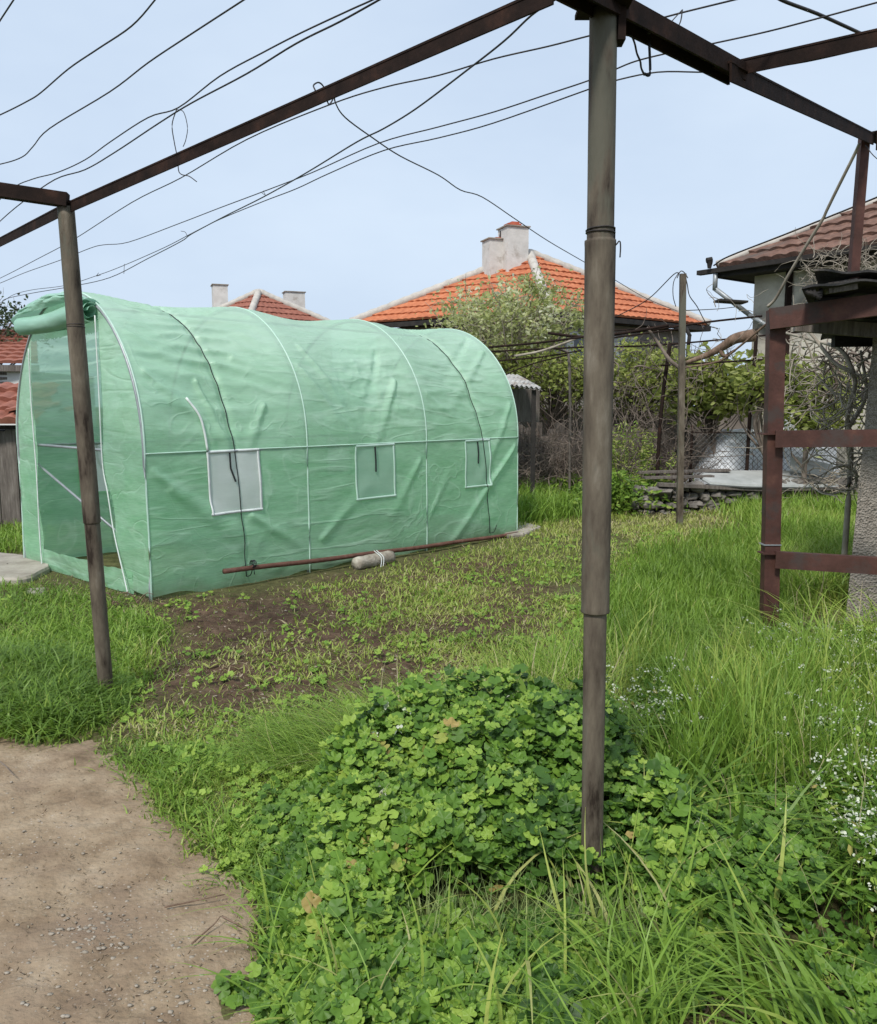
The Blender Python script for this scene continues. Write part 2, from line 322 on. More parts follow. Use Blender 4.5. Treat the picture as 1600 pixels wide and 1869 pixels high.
tc = n('ShaderNodeTexCoord'); a = n('ShaderNodeTexNoise'); a.inputs['Scale'].default_value = 9; a.inputs['Detail'].default_value = 12; a.inputs['Roughness'].default_value = .75; l(tc.outputs['Object'], a.inputs[0])
r1 = ramp(t, [(.3, (.032, .020, .013)), (.5, (.085, .054, .035)), (.68, (.155, .105, .07)), (.8, (.26, .2, .145))]); l(a.outputs[0], r1.inputs[0])
r2 = ramp(t, [(.3, (.035, .04, .014)), (.5, (.09, .085, .035)), (.7, (.16, .15, .065))]); l(a.outputs[0], r2.inputs[0])
at = n('ShaderNodeAttribute'); at.attribute_name = 'tone'; mx = n('ShaderNodeMix'); mx.data_type = 'RGBA'; l(at.outputs['Fac'], mx.inputs[0]); l(r2.outputs[0], mx.inputs[6]); l(r1.outputs[0], mx.inputs[7]); l(mx.outputs[2], b.inputs['Base Color'])
b.inputs['Roughness'].default_value = .95; b.inputs['Specular IOR Level'].default_value = .15
a2 = n('ShaderNodeTexNoise'); a2.inputs['Scale'].default_value = 45; a2.inputs['Detail'].default_value = 8; l(tc.outputs['Object'], a2.inputs[0])
bp = n('ShaderNodeBump'); bp.inputs['Strength'].default_value = .8; bp.inputs['Distance'].default_value = .02; l(a2.outputs[0], bp.inputs['Height']); l(bp.outputs[0], b.inputs['Normal'])
tag(MB().grid(np.stack([X, Y, gz(X, Y)], -1), soil(X, Y).ravel()).build('ground', gm, smooth=True), kind='structure')

pm = surf('trodden_earth', [(.28, (.14, .096, .06)), (.45, (.24, .175, .113)), (.6, (.32, .245, .165)), (.78, (.43, .35, .255))], 5, .95, .8, 48, detail=15, second=((.21, .15, .105), 1.6, .5, .7), dist=.012, spec=.15)
t = pm.node_tree; b = [q for q in t.nodes if q.type == 'BSDF_PRINCIPLED'][0]; src = b.inputs['Base Color'].links[0].from_socket
n = t.nodes.new; l = t.links.new; vo = n('ShaderNodeTexVoronoi'); vo.inputs['Scale'].default_value = 55; tc = n('ShaderNodeTexCoord'); l(tc.outputs['Object'], vo.inputs[0])
rr = ramp(t, [(.12, (1, 1, 1)), (.22, (0, 0, 0))]); l(vo.outputs['Distance'], rr.inputs[0]); sn = n('ShaderNodeTexNoise'); sn.inputs['Scale'].default_value = 3; l(tc.outputs['Object'], sn.inputs[0])
r3 = ramp(t, [(.48, (0, 0, 0)), (.6, (.8, .8, .8))]); l(sn.outputs[0], r3.inputs[0]); mm = n('ShaderNodeMath'); mm.operation = 'MULTIPLY'; l(rr.outputs[0], mm.inputs[0]); l(r3.outputs[0], mm.inputs[1])
mx = n('ShaderNodeMix'); mx.data_type = 'RGBA'; l(mm.outputs[0], mx.inputs[0]); l(src, mx.inputs[6]); mx.inputs[7].default_value = (.4, .34, .28, 1); l(mx.outputs[2], b.inputs['Base Color'])
px_, py_ = np.meshgrid(np.arange(-5.5, .6, .02), np.arange(.3, 4.6, .02), indexing='ij')
pd = pathf(px_, py_)
pz = gz(px_, py_) + .022 * sst(-.12, .1, pd) - .011 + sst(0, .2, pd) * (.016 * (fbm(px_ * 12, py_ * 12, 41) - .5) + .010 * (fbm(px_ * 45, py_ * 45, 44, 2) - .5))
tag(MB().grid(np.stack([px_, py_, pz], -1)).build('path', pm, smooth=True), kind='structure')

# ------------------------------------------------------------ greenhouse
A = H(275, 1100); Lf = H(57, 1030); F = H(945, 975)
W = 2.30; LEN = 4.65; el = norm(F - A); ew = norm(np.array([-el[1], el[0], 0])); A = A * [1, 1, 0]
Z0, HT = 1.13, 2.42
gh = thing('greenhouse', 'green plastic tunnel greenhouse with rolled up door flap standing on soil', 'greenhouse', A + ew * W / 2 + el * LEN / 2)
def hoop(a):           # a: 0 near base .. 1 far base, returns (across, z)
    a = np.asarray(a, float); arc = 1.95; tot = 2 * Z0 + 2 * arc
    p = a * tot; th = np.clip((p - Z0) / (2 * arc), 0, 1) * math.pi
    y = W / 2 - W / 2 * np.cos(th); z = Z0 + (HT - Z0) * np.sin(th)
    z = np.where(p < Z0, p, np.where(p > tot - Z0, tot - p, z)); return y, z
TOT = 2 * Z0 + 3.9
def shell(s, a, off=0.0):
    y, z = hoop(a); e = 1e-3; y1, z1 = hoop(np.clip(a + e, 0, 1)); y0, z0 = hoop(np.clip(a - e, 0, 1))
    ty, tz = y1 - y0, z1 - z0; q = np.hypot(ty, tz) + 1e-9; ny, nz = -tz / q, ty / q
    ny = np.asarray(ny); y = y + off * ny; z = z + off * nz
    return A + s[..., None] * el + y[..., None] * ew + z[..., None] * np.array([0, 0, 1.])
CORDS = [(.88, .69), (4.16, 3.82)]
def cords(k, a): return CORDS[k][0] + (CORDS[k][1] - CORDS[k][0]) * np.clip(a * 2, 0, 1)
FOLDS = [(.05, 1.0, 1.0, .35, .020, .05), (.2, .85, 1.2, .1, .014, .05), (.95, .58, 1.75, .08, .016, .05), (.1, 1.75, .75, 1.2, .018, .05), (.05, 2.15, .8, 1.55, .014, .05), (.0, 1.9, .7, 1.85, -.014, .04), (1.0, 1.95, 1.5, 1.72, .016, .05),
         (1.6, 1.85, 2.12, 1.13, .022, .06), (1.75, 2.1, 2.15, 1.3, .014, .04), (2.8, 1.75, 2.4, 1.13, .020, .05), (2.75, 2.1, 2.3, 1.35, -.014, .05), (4.6, 1.05, 3.5, .02, .022, .035), (4.55, 1.5, 4.0, .7, .014, .05), (4.5, 2.2, 3.6, 1.5, .014, .05), (4.5, 2.5, 3.6, 1.8, -.014, .05), (1.7, .3, 2.3, .75, .012, .05), (3.0, .95, 2.6, .4, .012, .05),
         (1.15, 1.5, .95, 1.15, .016, .04), (.55, 1.7, .75, 1.15, .018, .03), (3.2, 1.6, 3.9, 1.2, .012, .05), (3.1, .3, 3.45, .8, .010, .04)]
def disp(s, a):
    p = a * TOT; pm_ = np.minimum(p, TOT - p); up = sst(.9, 1.6, pm_)
    bay = (s / (LEN / 3)) % 1.0; d = -.065 * up * np.sin(bay * math.pi) ** 1.5 - .012 * (1 - up) * np.sin(bay * math.pi)
    d = d + .010 * (fbm(s * 2.2, p * 4, 61) - .5) * 2
    for k in (0, 1):
        ds = s - cords(k, np.minimum(a, 1 - a)); g = np.exp(-(ds / .035) ** 2); d = d - .022 * up * g - .006 * g
        wv = np.sin(p * 21 + 2.6 * fbm(s * 1.3, p * 1.5, 71 + k) * 4 + ds * 2.5)
        d = d + up * sst(1.1, 1.9, pm_) * (.022 if k == 0 else .014) * np.exp(-np.abs(ds) / .40) * (1 - np.exp(-np.abs(ds) / .04)) * (1.1 - 2.2 * np.abs(wv)) * (.25 + 1.3 * vn(s * 1.2, p * 4, 77))
    wv = np.sin(p * 36 + 7 * fbm(s * 1.1, p * 1.2, 81)); d = d + .006 * up * (1 - 2.4 * np.abs(np.sin(p * 17 + 6 * fbm(s * .8, p * 1.1, 81)))) * sst(.35, .6, vn(s * 1.3, p * 1.6, 83))
    d = d + .012 * np.exp(-((s - 2.6) / .55) ** 2 - ((p - 1.75) / .45) ** 2) * (np.abs(fbm(s * 6, p * 9, 86, 3) - .5) * -4 + .4) + .006 * up * (np.abs(fbm(s * 1.6 + p * .5, p * 7, 88, 3) - .5) * -5 + .6) * sst(.3, .6, vn(s * 1.1, p * 1.4, 89))
    for (s0, p0, s1, p1, am, wd) in FOLDS:
        ex, ey = s1 - s0, p1 - p0; L2 = ex * ex + ey * ey; t = np.clip(((s - s0) * ex + (p - p0) * ey) / L2, 0, 1)
        dd = np.hypot(s - s0 - t * ex, p - p0 - t * ey) / (wd * (.6 + .8 * t)); d = d + 1.7 * am * np.exp(-dd * dd) * (1 - .6 * t)
    for h in range(4): d = np.maximum(d, 0) * (1 - np.exp(-((s - h * LEN / 3) / .08) ** 2)) + np.minimum(d, 0) * (1 - np.exp(-((s - h * LEN / 3) / .12) ** 2))
    return d + .012
def cover_pt(s, a, off=0.0): s = np.asarray(s, float); a = np.asarray(a, float); return shell(s, a, disp(s, a) + off)
# cut real window openings in the side film
WIN = [(LEN / 6 + .02 - .25, .50, .63), (LEN / 2 + .07 - .27, .52, .62), (LEN * 5 / 6 + .05 - .2, .42, .62)]
ss = np.linspace(0, LEN, 560); aa = np.linspace(0, 1, 420); S_, A_ = np.meshgrid(ss, aa, indexing='ij')
g = cover_pt(S_, A_)
pm0 = np.minimum(A_, 1 - A_) * TOT; g[:, :, 2] += .05 * vn(S_ * 4, A_ * 0, 91) * np.clip(1 - pm0 / .3, 0, 1)
idx = np.arange(S_.size).reshape(S_.shape); f = np.stack([idx[:-1, :-1], idx[1:, :-1], idx[1:, 1:], idx[:-1, 1:]], -1).reshape(-1, 4)
sc = (S_[:-1, :-1]).ravel(); pc = (A_[:-1, :-1] * TOT).ravel(); cut = np.zeros(len(f), bool)
for (s0, wd, p0) in WIN:
    for q in (pc, TOT - pc): cut |= (sc > s0 + .02) & (sc < s0 + wd - .02) & (q > p0 + .02) & (q < p0 + .49)
keep = ~cut
def suv(o_, u_, v_):
    for nm_, q_ in (('su', u_), ('sv', v_)): o_.data.attributes.new(nm_, 'FLOAT', 'POINT').data.foreach_set('value', np.asarray(q_, np.float32).ravel())
    return o_
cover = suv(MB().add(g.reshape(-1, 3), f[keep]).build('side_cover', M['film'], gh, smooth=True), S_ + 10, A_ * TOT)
# gables (near one with the door opening)
def gable(s, door, name):
    zz = np.linspace(0.03, 1, 150); ax = np.linspace(0, 1, 150); T_, Zf = np.meshgrid(ax, zz, indexing='ij')
    top = np.where(True, Z0 + (HT - Z0) * np.sqrt(np.clip(1 - (2 * T_ - 1) ** 2, 0, 1)), 0)
    z = Zf * top; bulge = .02 * (fbm(T_ * 5, z * 3, 95) - .5) * 2 + .012 * np.sin(T_ * 26 + z * 7) * (fbm(T_ * 3, z * 2, 96)) * 1.3
    edge = np.minimum(np.minimum(T_, 1 - T_) * 8, 1) * np.minimum((1 - Zf) * 8, 1)
    p = A + (s - (1 if s < 1 else -1) * bulge * edge)[..., None] * el + (T_ * W)[..., None] * ew + z[..., None] * np.array([0, 0, 1.])
    idx = np.arange(T_.size).reshape(T_.shape); f = np.stack([idx[:-1, :-1], idx[1:, :-1], idx[1:, 1:], idx[:-1, 1:]], -1).reshape(-1, 4)
    if door:
        tcx = T_[:-1, :-1].ravel(); zc = z[:-1, :-1].ravel(); lo = np.where(zc > .95, .27, .13 + .14 * np.clip(zc / .95, 0, 1) ** .7)
        f = f[~((tcx > lo) & (tcx < .82 + .0 * zc) & (zc < 2.06))]
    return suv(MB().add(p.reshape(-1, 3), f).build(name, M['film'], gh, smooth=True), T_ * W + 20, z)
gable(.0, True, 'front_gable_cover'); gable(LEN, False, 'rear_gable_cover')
q_, v_ = np.meshgrid(np.linspace(.12, .83, 90), np.linspace(0, 1, 14), indexing='ij'); zs = .02 + v_ * (.16 + .05 * fbm(q_ * 9, q_ * 0, 121))
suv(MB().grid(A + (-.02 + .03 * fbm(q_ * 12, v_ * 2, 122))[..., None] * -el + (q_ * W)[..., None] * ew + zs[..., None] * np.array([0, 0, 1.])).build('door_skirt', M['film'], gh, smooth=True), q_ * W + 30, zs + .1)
# frame: four hoops, rails
for k in range(4):
    a = np.linspace(0, 1, 60); s = np.full(60, k * LEN / 3)
    MB().tube(shell(s, a, -.012 if k in (1, 2) else -.006), .0125, 8).build('hoop', M['zinc'], gh, smooth=True)
    tag(MB().tube(shell(s + .004 * np.sin(a * 30), a, .0125), np.full(60, .0072), 6).build('hoop_seam', M['seam'], gh, smooth=True))
for a0 in (Z0 / TOT, .5, 1 - Z0 / TOT):
    s = np.linspace(0, LEN, 40); MB().tube(shell(s, np.full(40, a0), -.10 if a0 == .5 else -.02), .0115, 8).build('rail', M['zinc'], gh, smooth=True)
s = np.linspace(0, LEN, 120); MB().tube(cover_pt(s, np.full(120, (Z0 + .01) / TOT), .002), .006, 5).build('rail_seam', M['seam'], gh, smooth=True)
def gp(t_, z, off=0.0): return A + el * off + ew * (t_ * W) + np.array([0, 0, z])
MB().tube([gp(.01, Z0 + .01, .03), gp(.99, Z0 + .02, .03)], .012, 8).build('crossbar', M['zinc'], gh, smooth=True)
MB().tube([gp(.93, Z0 - .12, .05), gp(.24, .48, .05)], .011, 8).build('brace', M['zinc'], gh, smooth=True)
MB().tube([gp(.98, Z0 - .02, .03), gp(.82, 0, .03)], .01, 6).build('brace', M['zinc'], gh, smooth=True)
for pts in ([(.82, 2.0), (.825, 1.5), (.815, .9), (.82, .4), (.815, -.0)], [(.27, 2.2), (.268, 1.6), (.268, 1.05), (.24, .8), (.21, .5), (.16, .2), (.13, .02)]):
    MB().tube(smoothpath([gp(a_, b_, -.025) for a_, b_ in pts], 8), .0055, 6).build('zipper', M['white'], gh, smooth=True)
# rolled door flap
E1 = P(40, 598, 7.25); E2 = P(166, 566, 6.72); ax = norm(E2 - E1); u1 = norm(np.cross(ax, (0, 0, 1))); u2 = np.cross(u1, ax)
th = np.linspace(0, 5.2 * math.pi, 130); nl = 40; mb = MB(); q = np.linspace(0, 1, nl)
TT, QQ = np.meshgrid(th, q, indexing='ij'); rad = .028 + (.085 + .018 * QQ - .028) * TT / th[-1]
rad = rad * (1 + .10 * (fbm(TT * .8, QQ * 5, 101) - .5) * 2 + .05 * np.sin(QQ * 9 + TT))
ctr = E1 + (E2 - E1) * QQ[..., None] + np.array([0, 0, -1.]) * (.02 * np.sin(QQ * 3.1))[..., None] + ax * (.02 * np.sin(TT * .9) * (QQ > .5))[..., None]
mb.grid(ctr + u1 * (rad * np.cos(TT))[..., None] + u2 * (rad * np.sin(TT))[..., None]); mb.build('door_roll', M['filmroll'], gh, smooth=True)
# loose film bulging over the roll
q = np.linspace(0, 1, 50); v = np.linspace(0, 1, 30); Q, V = np.meshgrid(q, v, indexing='ij')
t0 = .30 + Q * .52; zt = Z0 + (HT - Z0) * np.sqrt(1 - (2 * t0 - 1) ** 2); top = A + ew * (t0 * W)[..., None] + np.array([0, 0, 1.]) * zt[..., None]
bot = E2 + (E1 - E2) * Q[..., None] + np.array([0, 0, .09]) - el * .05
pp = top + (bot - top) * V[..., None] - el * (.10 * np.sin(V * math.pi) * (.5 + fbm(Q * 5, V * 3, 111)))[..., None] + np.array([0, 0, 1.]) * (.035 * np.sin(V * 3.1) * fbm(Q * 7, V * 4, 112))[..., None]
MB().grid(pp).build('door_hood', M['filmroll'], gh, smooth=True)
# windows in both long walls
for far in (0, 1):
    for k, (s0, wd, p0) in enumerate(WIN):
        fa = (lambda p: 1 - p / TOT) if far else (lambda p: p / TOT)
        root = None
        sg, pg = np.meshgrid(np.linspace(s0, s0 + wd, 14), np.linspace(p0, p0 + .5, 14), indexing='ij')
        wo = MB().grid(cover_pt(sg, fa(pg), .004)).build('window', M['mesh'] if k == 0 or far else M['meshg'], gh, smooth=True)
        mbd = MB(); hh = .011
        def strip(sa, pa, sb, pb):
            t_ = np.linspace(0, 1, 16)[:, None]; c_ = np.array([sa, pa]) + (np.array([sb, pb]) - [sa, pa]) * t_
            dv = norm([-(pb - pa), sb - sa]) * hh; gg = []
            for e_, oo in ((-1, .006), (-1, .011), (1, .011), (1, .006)): gg.append(cover_pt(c_[:, 0] + dv[0] * e_, fa(c_[:, 1] + dv[1] * e_), oo))
            mbd.grid(np.stack(gg))
        e_ = .012; strip(s0 + .01, p0, s0, p0 + .5); strip(s0 + wd, p0 + .01, s0 + wd - e_, p0 + .5); strip(s0 - hh, p0, s0 + wd + hh, p0); strip(s0, p0 + .5, s0 + wd, p0 + .505)
        mbd.build('window_border', M['white'] if k == 0 else M['seam'], wo, smooth=True)
        ms = MB(); sx = s0 + wd * (.48 if k else .4)
        ms.tube(cover_pt(np.array([sx, sx + .01, sx + (.05 if k == 0 else .01)]), fa(np.array([p0 + .49, p0 + .36, p0 + .25])), .014), .008, 5).build('strap', M['cord'], wo)
s = np.array([.70, .64, .58, .545, .54]) - .03; p = np.array([1.62, 1.5, 1.38, 1.25, 1.14])
s = np.array([.42, .50, .53, .545]); p = np.array([1.56, 1.42, 1.30, 1.14])
MB().tube(smoothpath(np.stack([cover_pt(s[i], p[i] / TOT, .012) for i in range(4)]), 5), .010, 6).build('flap_edge', M['white'], gh, smooth=True)

# cords over the tunnel
for k, lab in enumerate(['thin black cord looped over the near bay of the green tunnel', 'thin black cord looped over the far bay of the green tunnel']):
    a = np.linspace(.012, .988, 150); sc_ = cords(k, np.minimum(a, 1 - a)); pts = cover_pt(sc_, a, .010)
    base = pts[0]; mb = MB().tube(pts, .0042, 6)
    tail = [pts[0], pts[0] - el * .0 - ew * .06 + [0, 0, .02], pts[0] - ew * .1 + [0, 0, .1]]; mb.tube(smoothpath(tail, 4), .004, 5)
    if k == 0:
        c = pts[0] - ew * .1 + [0, 0, .12]
        for j in range(3):
            th = np.linspace(0, 2 * math.pi, 12); mb.tube(c + el * (.012 * (j - 1)) + np.outer(np.cos(th), ew) * .03 + np.outer(np.sin(th), [0, 0, 1]) * .03, .004, 5)
        mb.tube([c, c + [.01, 0, -.09]], .004, 5)
    tag(mb.build('cord', M['cord'], loc=base, smooth=True), lab, 'cord')
# pipe, log, slabs
a_ = A + el * .60 - ew * .12; pa = P(408, 1043, a_[1] + .02); b_ = A + el * 4.55 - ew * .10; pb = np.array([b_[0], b_[1], .035])
tt = np.linspace(0, 1, 24)[:, None]; pts = pa + (pb - pa) * tt + np.array([0, 0, -.012]) * np.sin(tt * math.pi); pts[:, 2] += .003 * np.sin(tt[:, 0] * 19)
tag(MB().tube(pts, .021, 14).build('rusty_pipe', M['pipe'], loc=pa, smooth=True), 'long rusty iron pipe lying along the foot of the green tunnel', 'pipe')
c = A + el * 2.15 - ew * .22; c[2] = .065; t_ = np.linspace(-.24, .24, 14); rr_ = .062 + .0015 * np.sin(np.arange(14) * 1.7); rr_[0] *= .93; rr_[-1] *= .92
tag(MB().tube(c + np.outer(t_, norm(el + ew * .05)) + np.outer(np.sin(t_ * 14) * .001, [0, 0, 1]), rr_, 18).build('log', M['log'], loc=c * [1, 1, 0], smooth=True), 'short pale log lying under the rusty pipe', 'log')
mb = MB()
for o_ in (.0, .03):
    mb.tube(smoothpath([c + el * o_ + [0, 0, .09], c + el * (o_ + .02) - ew * .075 + [0, 0, .03], c + el * o_ - ew * .09 + [0, 0, -.06]], 5), .004, 5)
tag(mb.build('string', M['white'], loc=c * [1, 1, 0]), 'white string tied round the pipe and the log', 'string')
def rock(mb, c, r, seed, fl=1.0, tone=.5, sub=10):
    u = np.linspace(0, 2 * math.pi, sub, endpoint=False); v = np.linspace(-math.pi / 2, math.pi / 2, sub // 2 + 1); U, V = np.meshgrid(u, v, indexing='ij')
    d = np.stack([np.cos(U) * np.cos(V), np.sin(U) * np.cos(V), np.sin(V)], -1); e = .75
    d = np.sign(d) * np.abs(d) ** e; k = .62 + .6 * vn(d[..., 0] * 2.3 + seed * 3.1, d[..., 1] * 2.3 + d[..., 2] * 3 + seed, seed)
    mb.grid(np.asarray(c) + d * k[..., None] * np.asarray(r), tone, closed_u=True)
def slab(poly, z, th, name, mat, label, cat, seed=0, group=None):
    p = np.array(poly, float); q = []
    for i in range(len(p)):
        a0, b0 = p[i], p[(i + 1) % len(p)]
        for t_ in np.linspace(0, 1, 6, endpoint=False): q.append(a0 + (b0 - a0) * t_)
    q = np.array(q); ctr = q.mean(0); q = ctr + (q - ctr) * (1 + .06 * (rng.random(len(q)) - .5))[:, None]; n_ = len(q)
    rings = [(1.0, 0), (1.0, th * .7), (.97, th), (.6, th * 1.02), (.02, th)]; g = np.array([[[*(ctr + (x_ - ctr) * k_), z + h_] for k_, h_ in rings] for x_ in q])
    mb = MB().grid(g, closed_u=True); o_ = mb.build(name, mat, loc=(ctr[0], ctr[1], z)); return tag(o_, label, cat, group)
slab([H(a_, b_)[:2] for a_, b_ in [(-60, 1075), (50, 1068), (92, 1048), (88, 1030), (0, 1020), (-80, 1022)]], .0, .07, 'stone_slab', M['slab'], 'broad pale stone slab at left corner of the green tunnel', 'slab')
slab([H(a_, b_)[:2] for a_, b_ in [(925, 985), (960, 980), (988, 968), (950, 958), (900, 962)]], 0, .05, 'stone_slab', M['slab'], 'pale slab poking out behind the far corner of the tunnel', 'slab')
slab([H(a_, b_)[:2] for a_, b_ in [(48, 1090), (80, 1088), (82, 1078), (50, 1080)]], 0, .03, 'stone', M['slab'], 'small white flat stone in grass before the tunnel door', 'stone')
for s0, s1, hgt, lab in [(1.45, 1.95, .22, 'leaning slab seen dimly through the middle of the tunnel film'), (2.0, 2.5, .26, 'taller leaning slab beside the middle hoop inside the tunnel'), (3.0, 3.75, .3, 'longest slab inside the tunnel near its far end')]:
    mb = MB(); c = A + el * (s0 + s1) / 2 + ew * .16 + [0, 0, hgt / 2 + .02]; up_ = norm([0, 0, 1]) + ew * .35; up_ = norm(up_); mb.box(c, (s1 - s0, .05, hgt), np.array([el, norm(np.cross(up_, el)), up_]))
    tag(mb.build('stone_slab', M['slab'], loc=c * [1, 1, 0]), lab, 'slab')

# ------------------------------------------------------------ pergola
def angle(mb, a, b, w_, t_=.006, up=(0, 0, 1), flip=1):
    mb.beam(a, b, w_, t_, up, (0, 0)); mb.beam(a, b, t_, w_ - .002, up, (flip * (w_ / 2 - t_ / 2 - .002), -(w_ / 2 + .001)))
def ring_post(parent, segs, mat, n=20):
    mb = MB()
    pts = []; rad = []
    for (p_, r_) in segs: pts.append(p_); rad.append(r_)
    mb.tube(pts, np.array(rad), n); return mb.build('post', mat, parent, smooth=False)
pbase = P(1079, 1660, 2.35); pbase[2] = -.1; ptop = P(1101, 20, 2.35)
lbase = H(196, 1275); lbase[2] = -.1; lY = lbase[1]; ltop = P(120, 378, lY - .08)
pg = thing('pergola', 'rusty steel pergola frame with pipe posts and angle iron beams', 'pergola', (pbase[0], pbase[1], 0))
def pipepost(p0, p1, stages, mat):
    """stages: (z, radius) pairs, the radius changing at a sleeve"""
    d = p1 - p0; mb = MB(); pts = []; rad = []
    for z, r_ in stages: pts.append(p0 + d * ((z - p0[2]) / d[2])); rad.append(r_)
    n_ = 28; q = []
    P0 = []; R0 = []
    for i in range(len(pts) - 1):
        m_ = max(1, int(np.linalg.norm(pts[i + 1] - pts[i]) / .04))
        for k in range(m_): P0.append(pts[i] + (pts[i + 1] - pts[i]) * k / m_); R0.append(rad[i] + (rad[i + 1] - rad[i]) * k / m_)
    P0.append(pts[-1]); R0.append(rad[-1]); P0 = np.array(P0); R0 = np.array(R0)
    R0 = R0 * (1 + .012 * (vn(np.arange(len(R0)) * .3, np.zeros(len(R0)), 131) - .5)); mb.tube(P0, R0, n_)
    return mb.build('post', mat, pg, smooth=True)
def zat(px, py, Yd): return P(px, py, Yd)[2]
z1 = zat(1090, 438, 2.35); z2 = zat(1080, 1117, 2.35)
b1 = pipepost(pbase, ptop, [(-.1, .031), (z2 - .006, .0325), (z2 - .003, .0325), (z2, .040), (z2 + .003, .0406), (z2 + .02, .0396), (z1 - .02, .0415), (z1 - .008, .0422), (z1 - .002, .042), (z1, .0364), (z1 + .003, .0362), (ptop[2], .0362)], M['pole'])
def band(parent, p0, p1, z, r_, name='wire_band', turns=2, tail=None):
    d = p1 - p0; c = p0 + d * ((z - p0[2]) / d[2]); th = np.linspace(0, turns * 2 * math.pi, turns * 16)
    pts = c + np.stack([np.cos(th) * r_, np.sin(th) * r_, (th / th[-1] - .5) * .014 + .003 * np.sin(th * .7)], 1); mb = MB().tube(pts, .0022, 5)
    if tail is not None: mb.tube(smoothpath([pts[-1]] + tail, 5), .002, 5)
    mb.build(name, M['wire'], parent, smooth=True)
band(b1, pbase, ptop, z1 + .02, .0385, tail=[P(1122, 447, 2.34), P(1130, 440, 2.34), P(1132, 450, 2.34), P(1131, 470, 2.34)])
z3 = zat(160, 952, lY)
b2 = pipepost(lbase, ltop, [(-.1, .037), (z3 - .006, .037), (z3 - .003, .037), (z3, .0410), (z3 + .003, .0414), (z3 + .6, .041), (z3 + 1.25, .0395), (ltop[2], .038)], M['pole'])
band(b2, lbase, ltop, zat(140, 598, lY), .0405, turns=2)
# beam A (over the left post, then towards the tall post)
JN = P(1018, -22, 2.38); mid = P(590, 168, 3.2)
BA0 = P(-60, 470, 5.9); BA1 = P(122, 376, lY - .05)
mb = MB(); angle(mb, BA0, BA1, .046, .007)
mb.build('beam', M['darkrust'], pg)
mb = MB(); angle(mb, BA1 + [0, 0, .001], mid, .046, .007); angle(mb, mid, JN, .046, .007); mb.build('beam', M['darkrust'], pg)
# beam B (through the tall post's head, to the right)
B0 = P(880, -130, 1.95); B1 = P(1345, 122, 2.95); B2 = P(1585, 246, 5.0); B3 = P(1700, 305, 5.9)
mb = MB(); mb.beam(B0, B1, .064, .008); mb.beam(B0, B1, .008, .046, off=(.028, -.027)); mb.beam(B0, B1, .008, .046, off=(-.028, -.027)); mb.build('beam', M['darkrust'], pg)
mb = MB(); angle(mb, B1 - (B2 - B1) * .06 + [0, 0, -.012], B2, .058, .007); mb.build('beam', M['darkrust'], pg)
mb = MB(); angle(mb, B2 + [0, 0, .01], B3, .10, .008); mb.build('beam', M['darkrust'], pg)
mb = MB(); pl = P(1325, 128, 2.9); mb.box(pl, (.14, .09, .006), np.array([norm(B1 - B0), norm(np.cross(B1 - B0, (0, 0, 1))), norm(np.cross(np.cross(B1 - B0, (0, 0, 1)), B1 - B0))])); mb.build('joint_plate', M['darkrust'], pg)
mb = MB(); C0 = P(1348, 115, 2.98); C1 = P(1640, 50, 2.5); angle(mb, C0, C1, .045, .006); mb.build('beam', M['darkrust'], pg)
mb = MB(); D0 = P(124, 366, lY - .1); D1 = P(-120, 330, 4.0); mb.beam(D0, D1, .06, .062); mb.build('beam', M['darkrust'], pg)
mb = MB(); mb.box(P(122, 372, lY - .06), (.09, .09, .012)); mb.build('joint_plate', M['darkrust'], pg)
mb = MB(); mb.box(ptop + [0, 0, .01], (.13, .13, .012)); mb.box(ptop + [.045, .0, -.04], (.02, .05, .08)); mb.build('joint_plate', M['darkrust'], pg)
mb = MB(); q0 = P(1577, 250, 5.0); q1 = P(1556, 510, 5.02); mb.beam(q0, q1, .05, .045, up=(0, 1, 0)); mb.build('strut', M['rust'], pg)

# wires strung over the pergola
PLZ = 2.66
def wirepts(px, z=PLZ): return smoothpath([H(a_, b_, z) for a_, b_ in px], 5)
def wire(name, px, lab, r_=.0026, z=PLZ, depth=None, mat='wire', cat='wire', extra=None):
    if depth is None: pts = wirepts(px, z)
    else:
        k = np.linspace(0, 1, len(px)); L_ = [0]
        for i in range(1, len(px)): L_.append(L_[-1] + math.hypot(px[i][0] - px[i - 1][0], px[i][1] - px[i - 1][1]))
        k = np.array(L_) / L_[-1]; iv = (1 / depth[0]) * (1 - k) + k / depth[1]
        pts = smoothpath([P(a_, b_, 1 / v_) for (a_, b_), v_ in zip(px, iv)], 5)
    if cat == 'wire' and depth is None:
        pts = np.vstack([pts[0] + norm(pts[0] - pts[1]) * 3.0, pts, pts[-1] + norm((pts[-1] - pts[-2]) * [1, 1, 0]) * 2.2])
    mb = MB().tube(pts, r_, 6)
    for e in (extra or []): mb.tube(smoothpath([P(a_, b_, e[0]) for a_, b_ in e[1]], 5), r_ * .8, 5)
    return tag(mb.build(name, M[mat], loc=pts[len(pts) // 2], smooth=True), lab, cat, 'wires strung over the pergola' if cat == 'wire' else None)
wire('wire', [(-20, 70), (0, 38), (25, 0), (45, -30)], 'short end of wire crossing the extreme top left corner of the sky')
wire('wire', [(-80, 245), (0, 210), (50, 185), (75, 169), (125, 126), (178, 90), (240, 48), (283, 0), (300, -25)], 'second wire from the top left corner, bent where it leaves the sky')
wire('wire', [(-80, 315), (0, 300), (40, 287), (60, 268), (90, 235), (200, 168), (270, 115), (345, 65), (445, 0), (490, -30)], 'wire with a kink near the left edge, third from the top left corner')
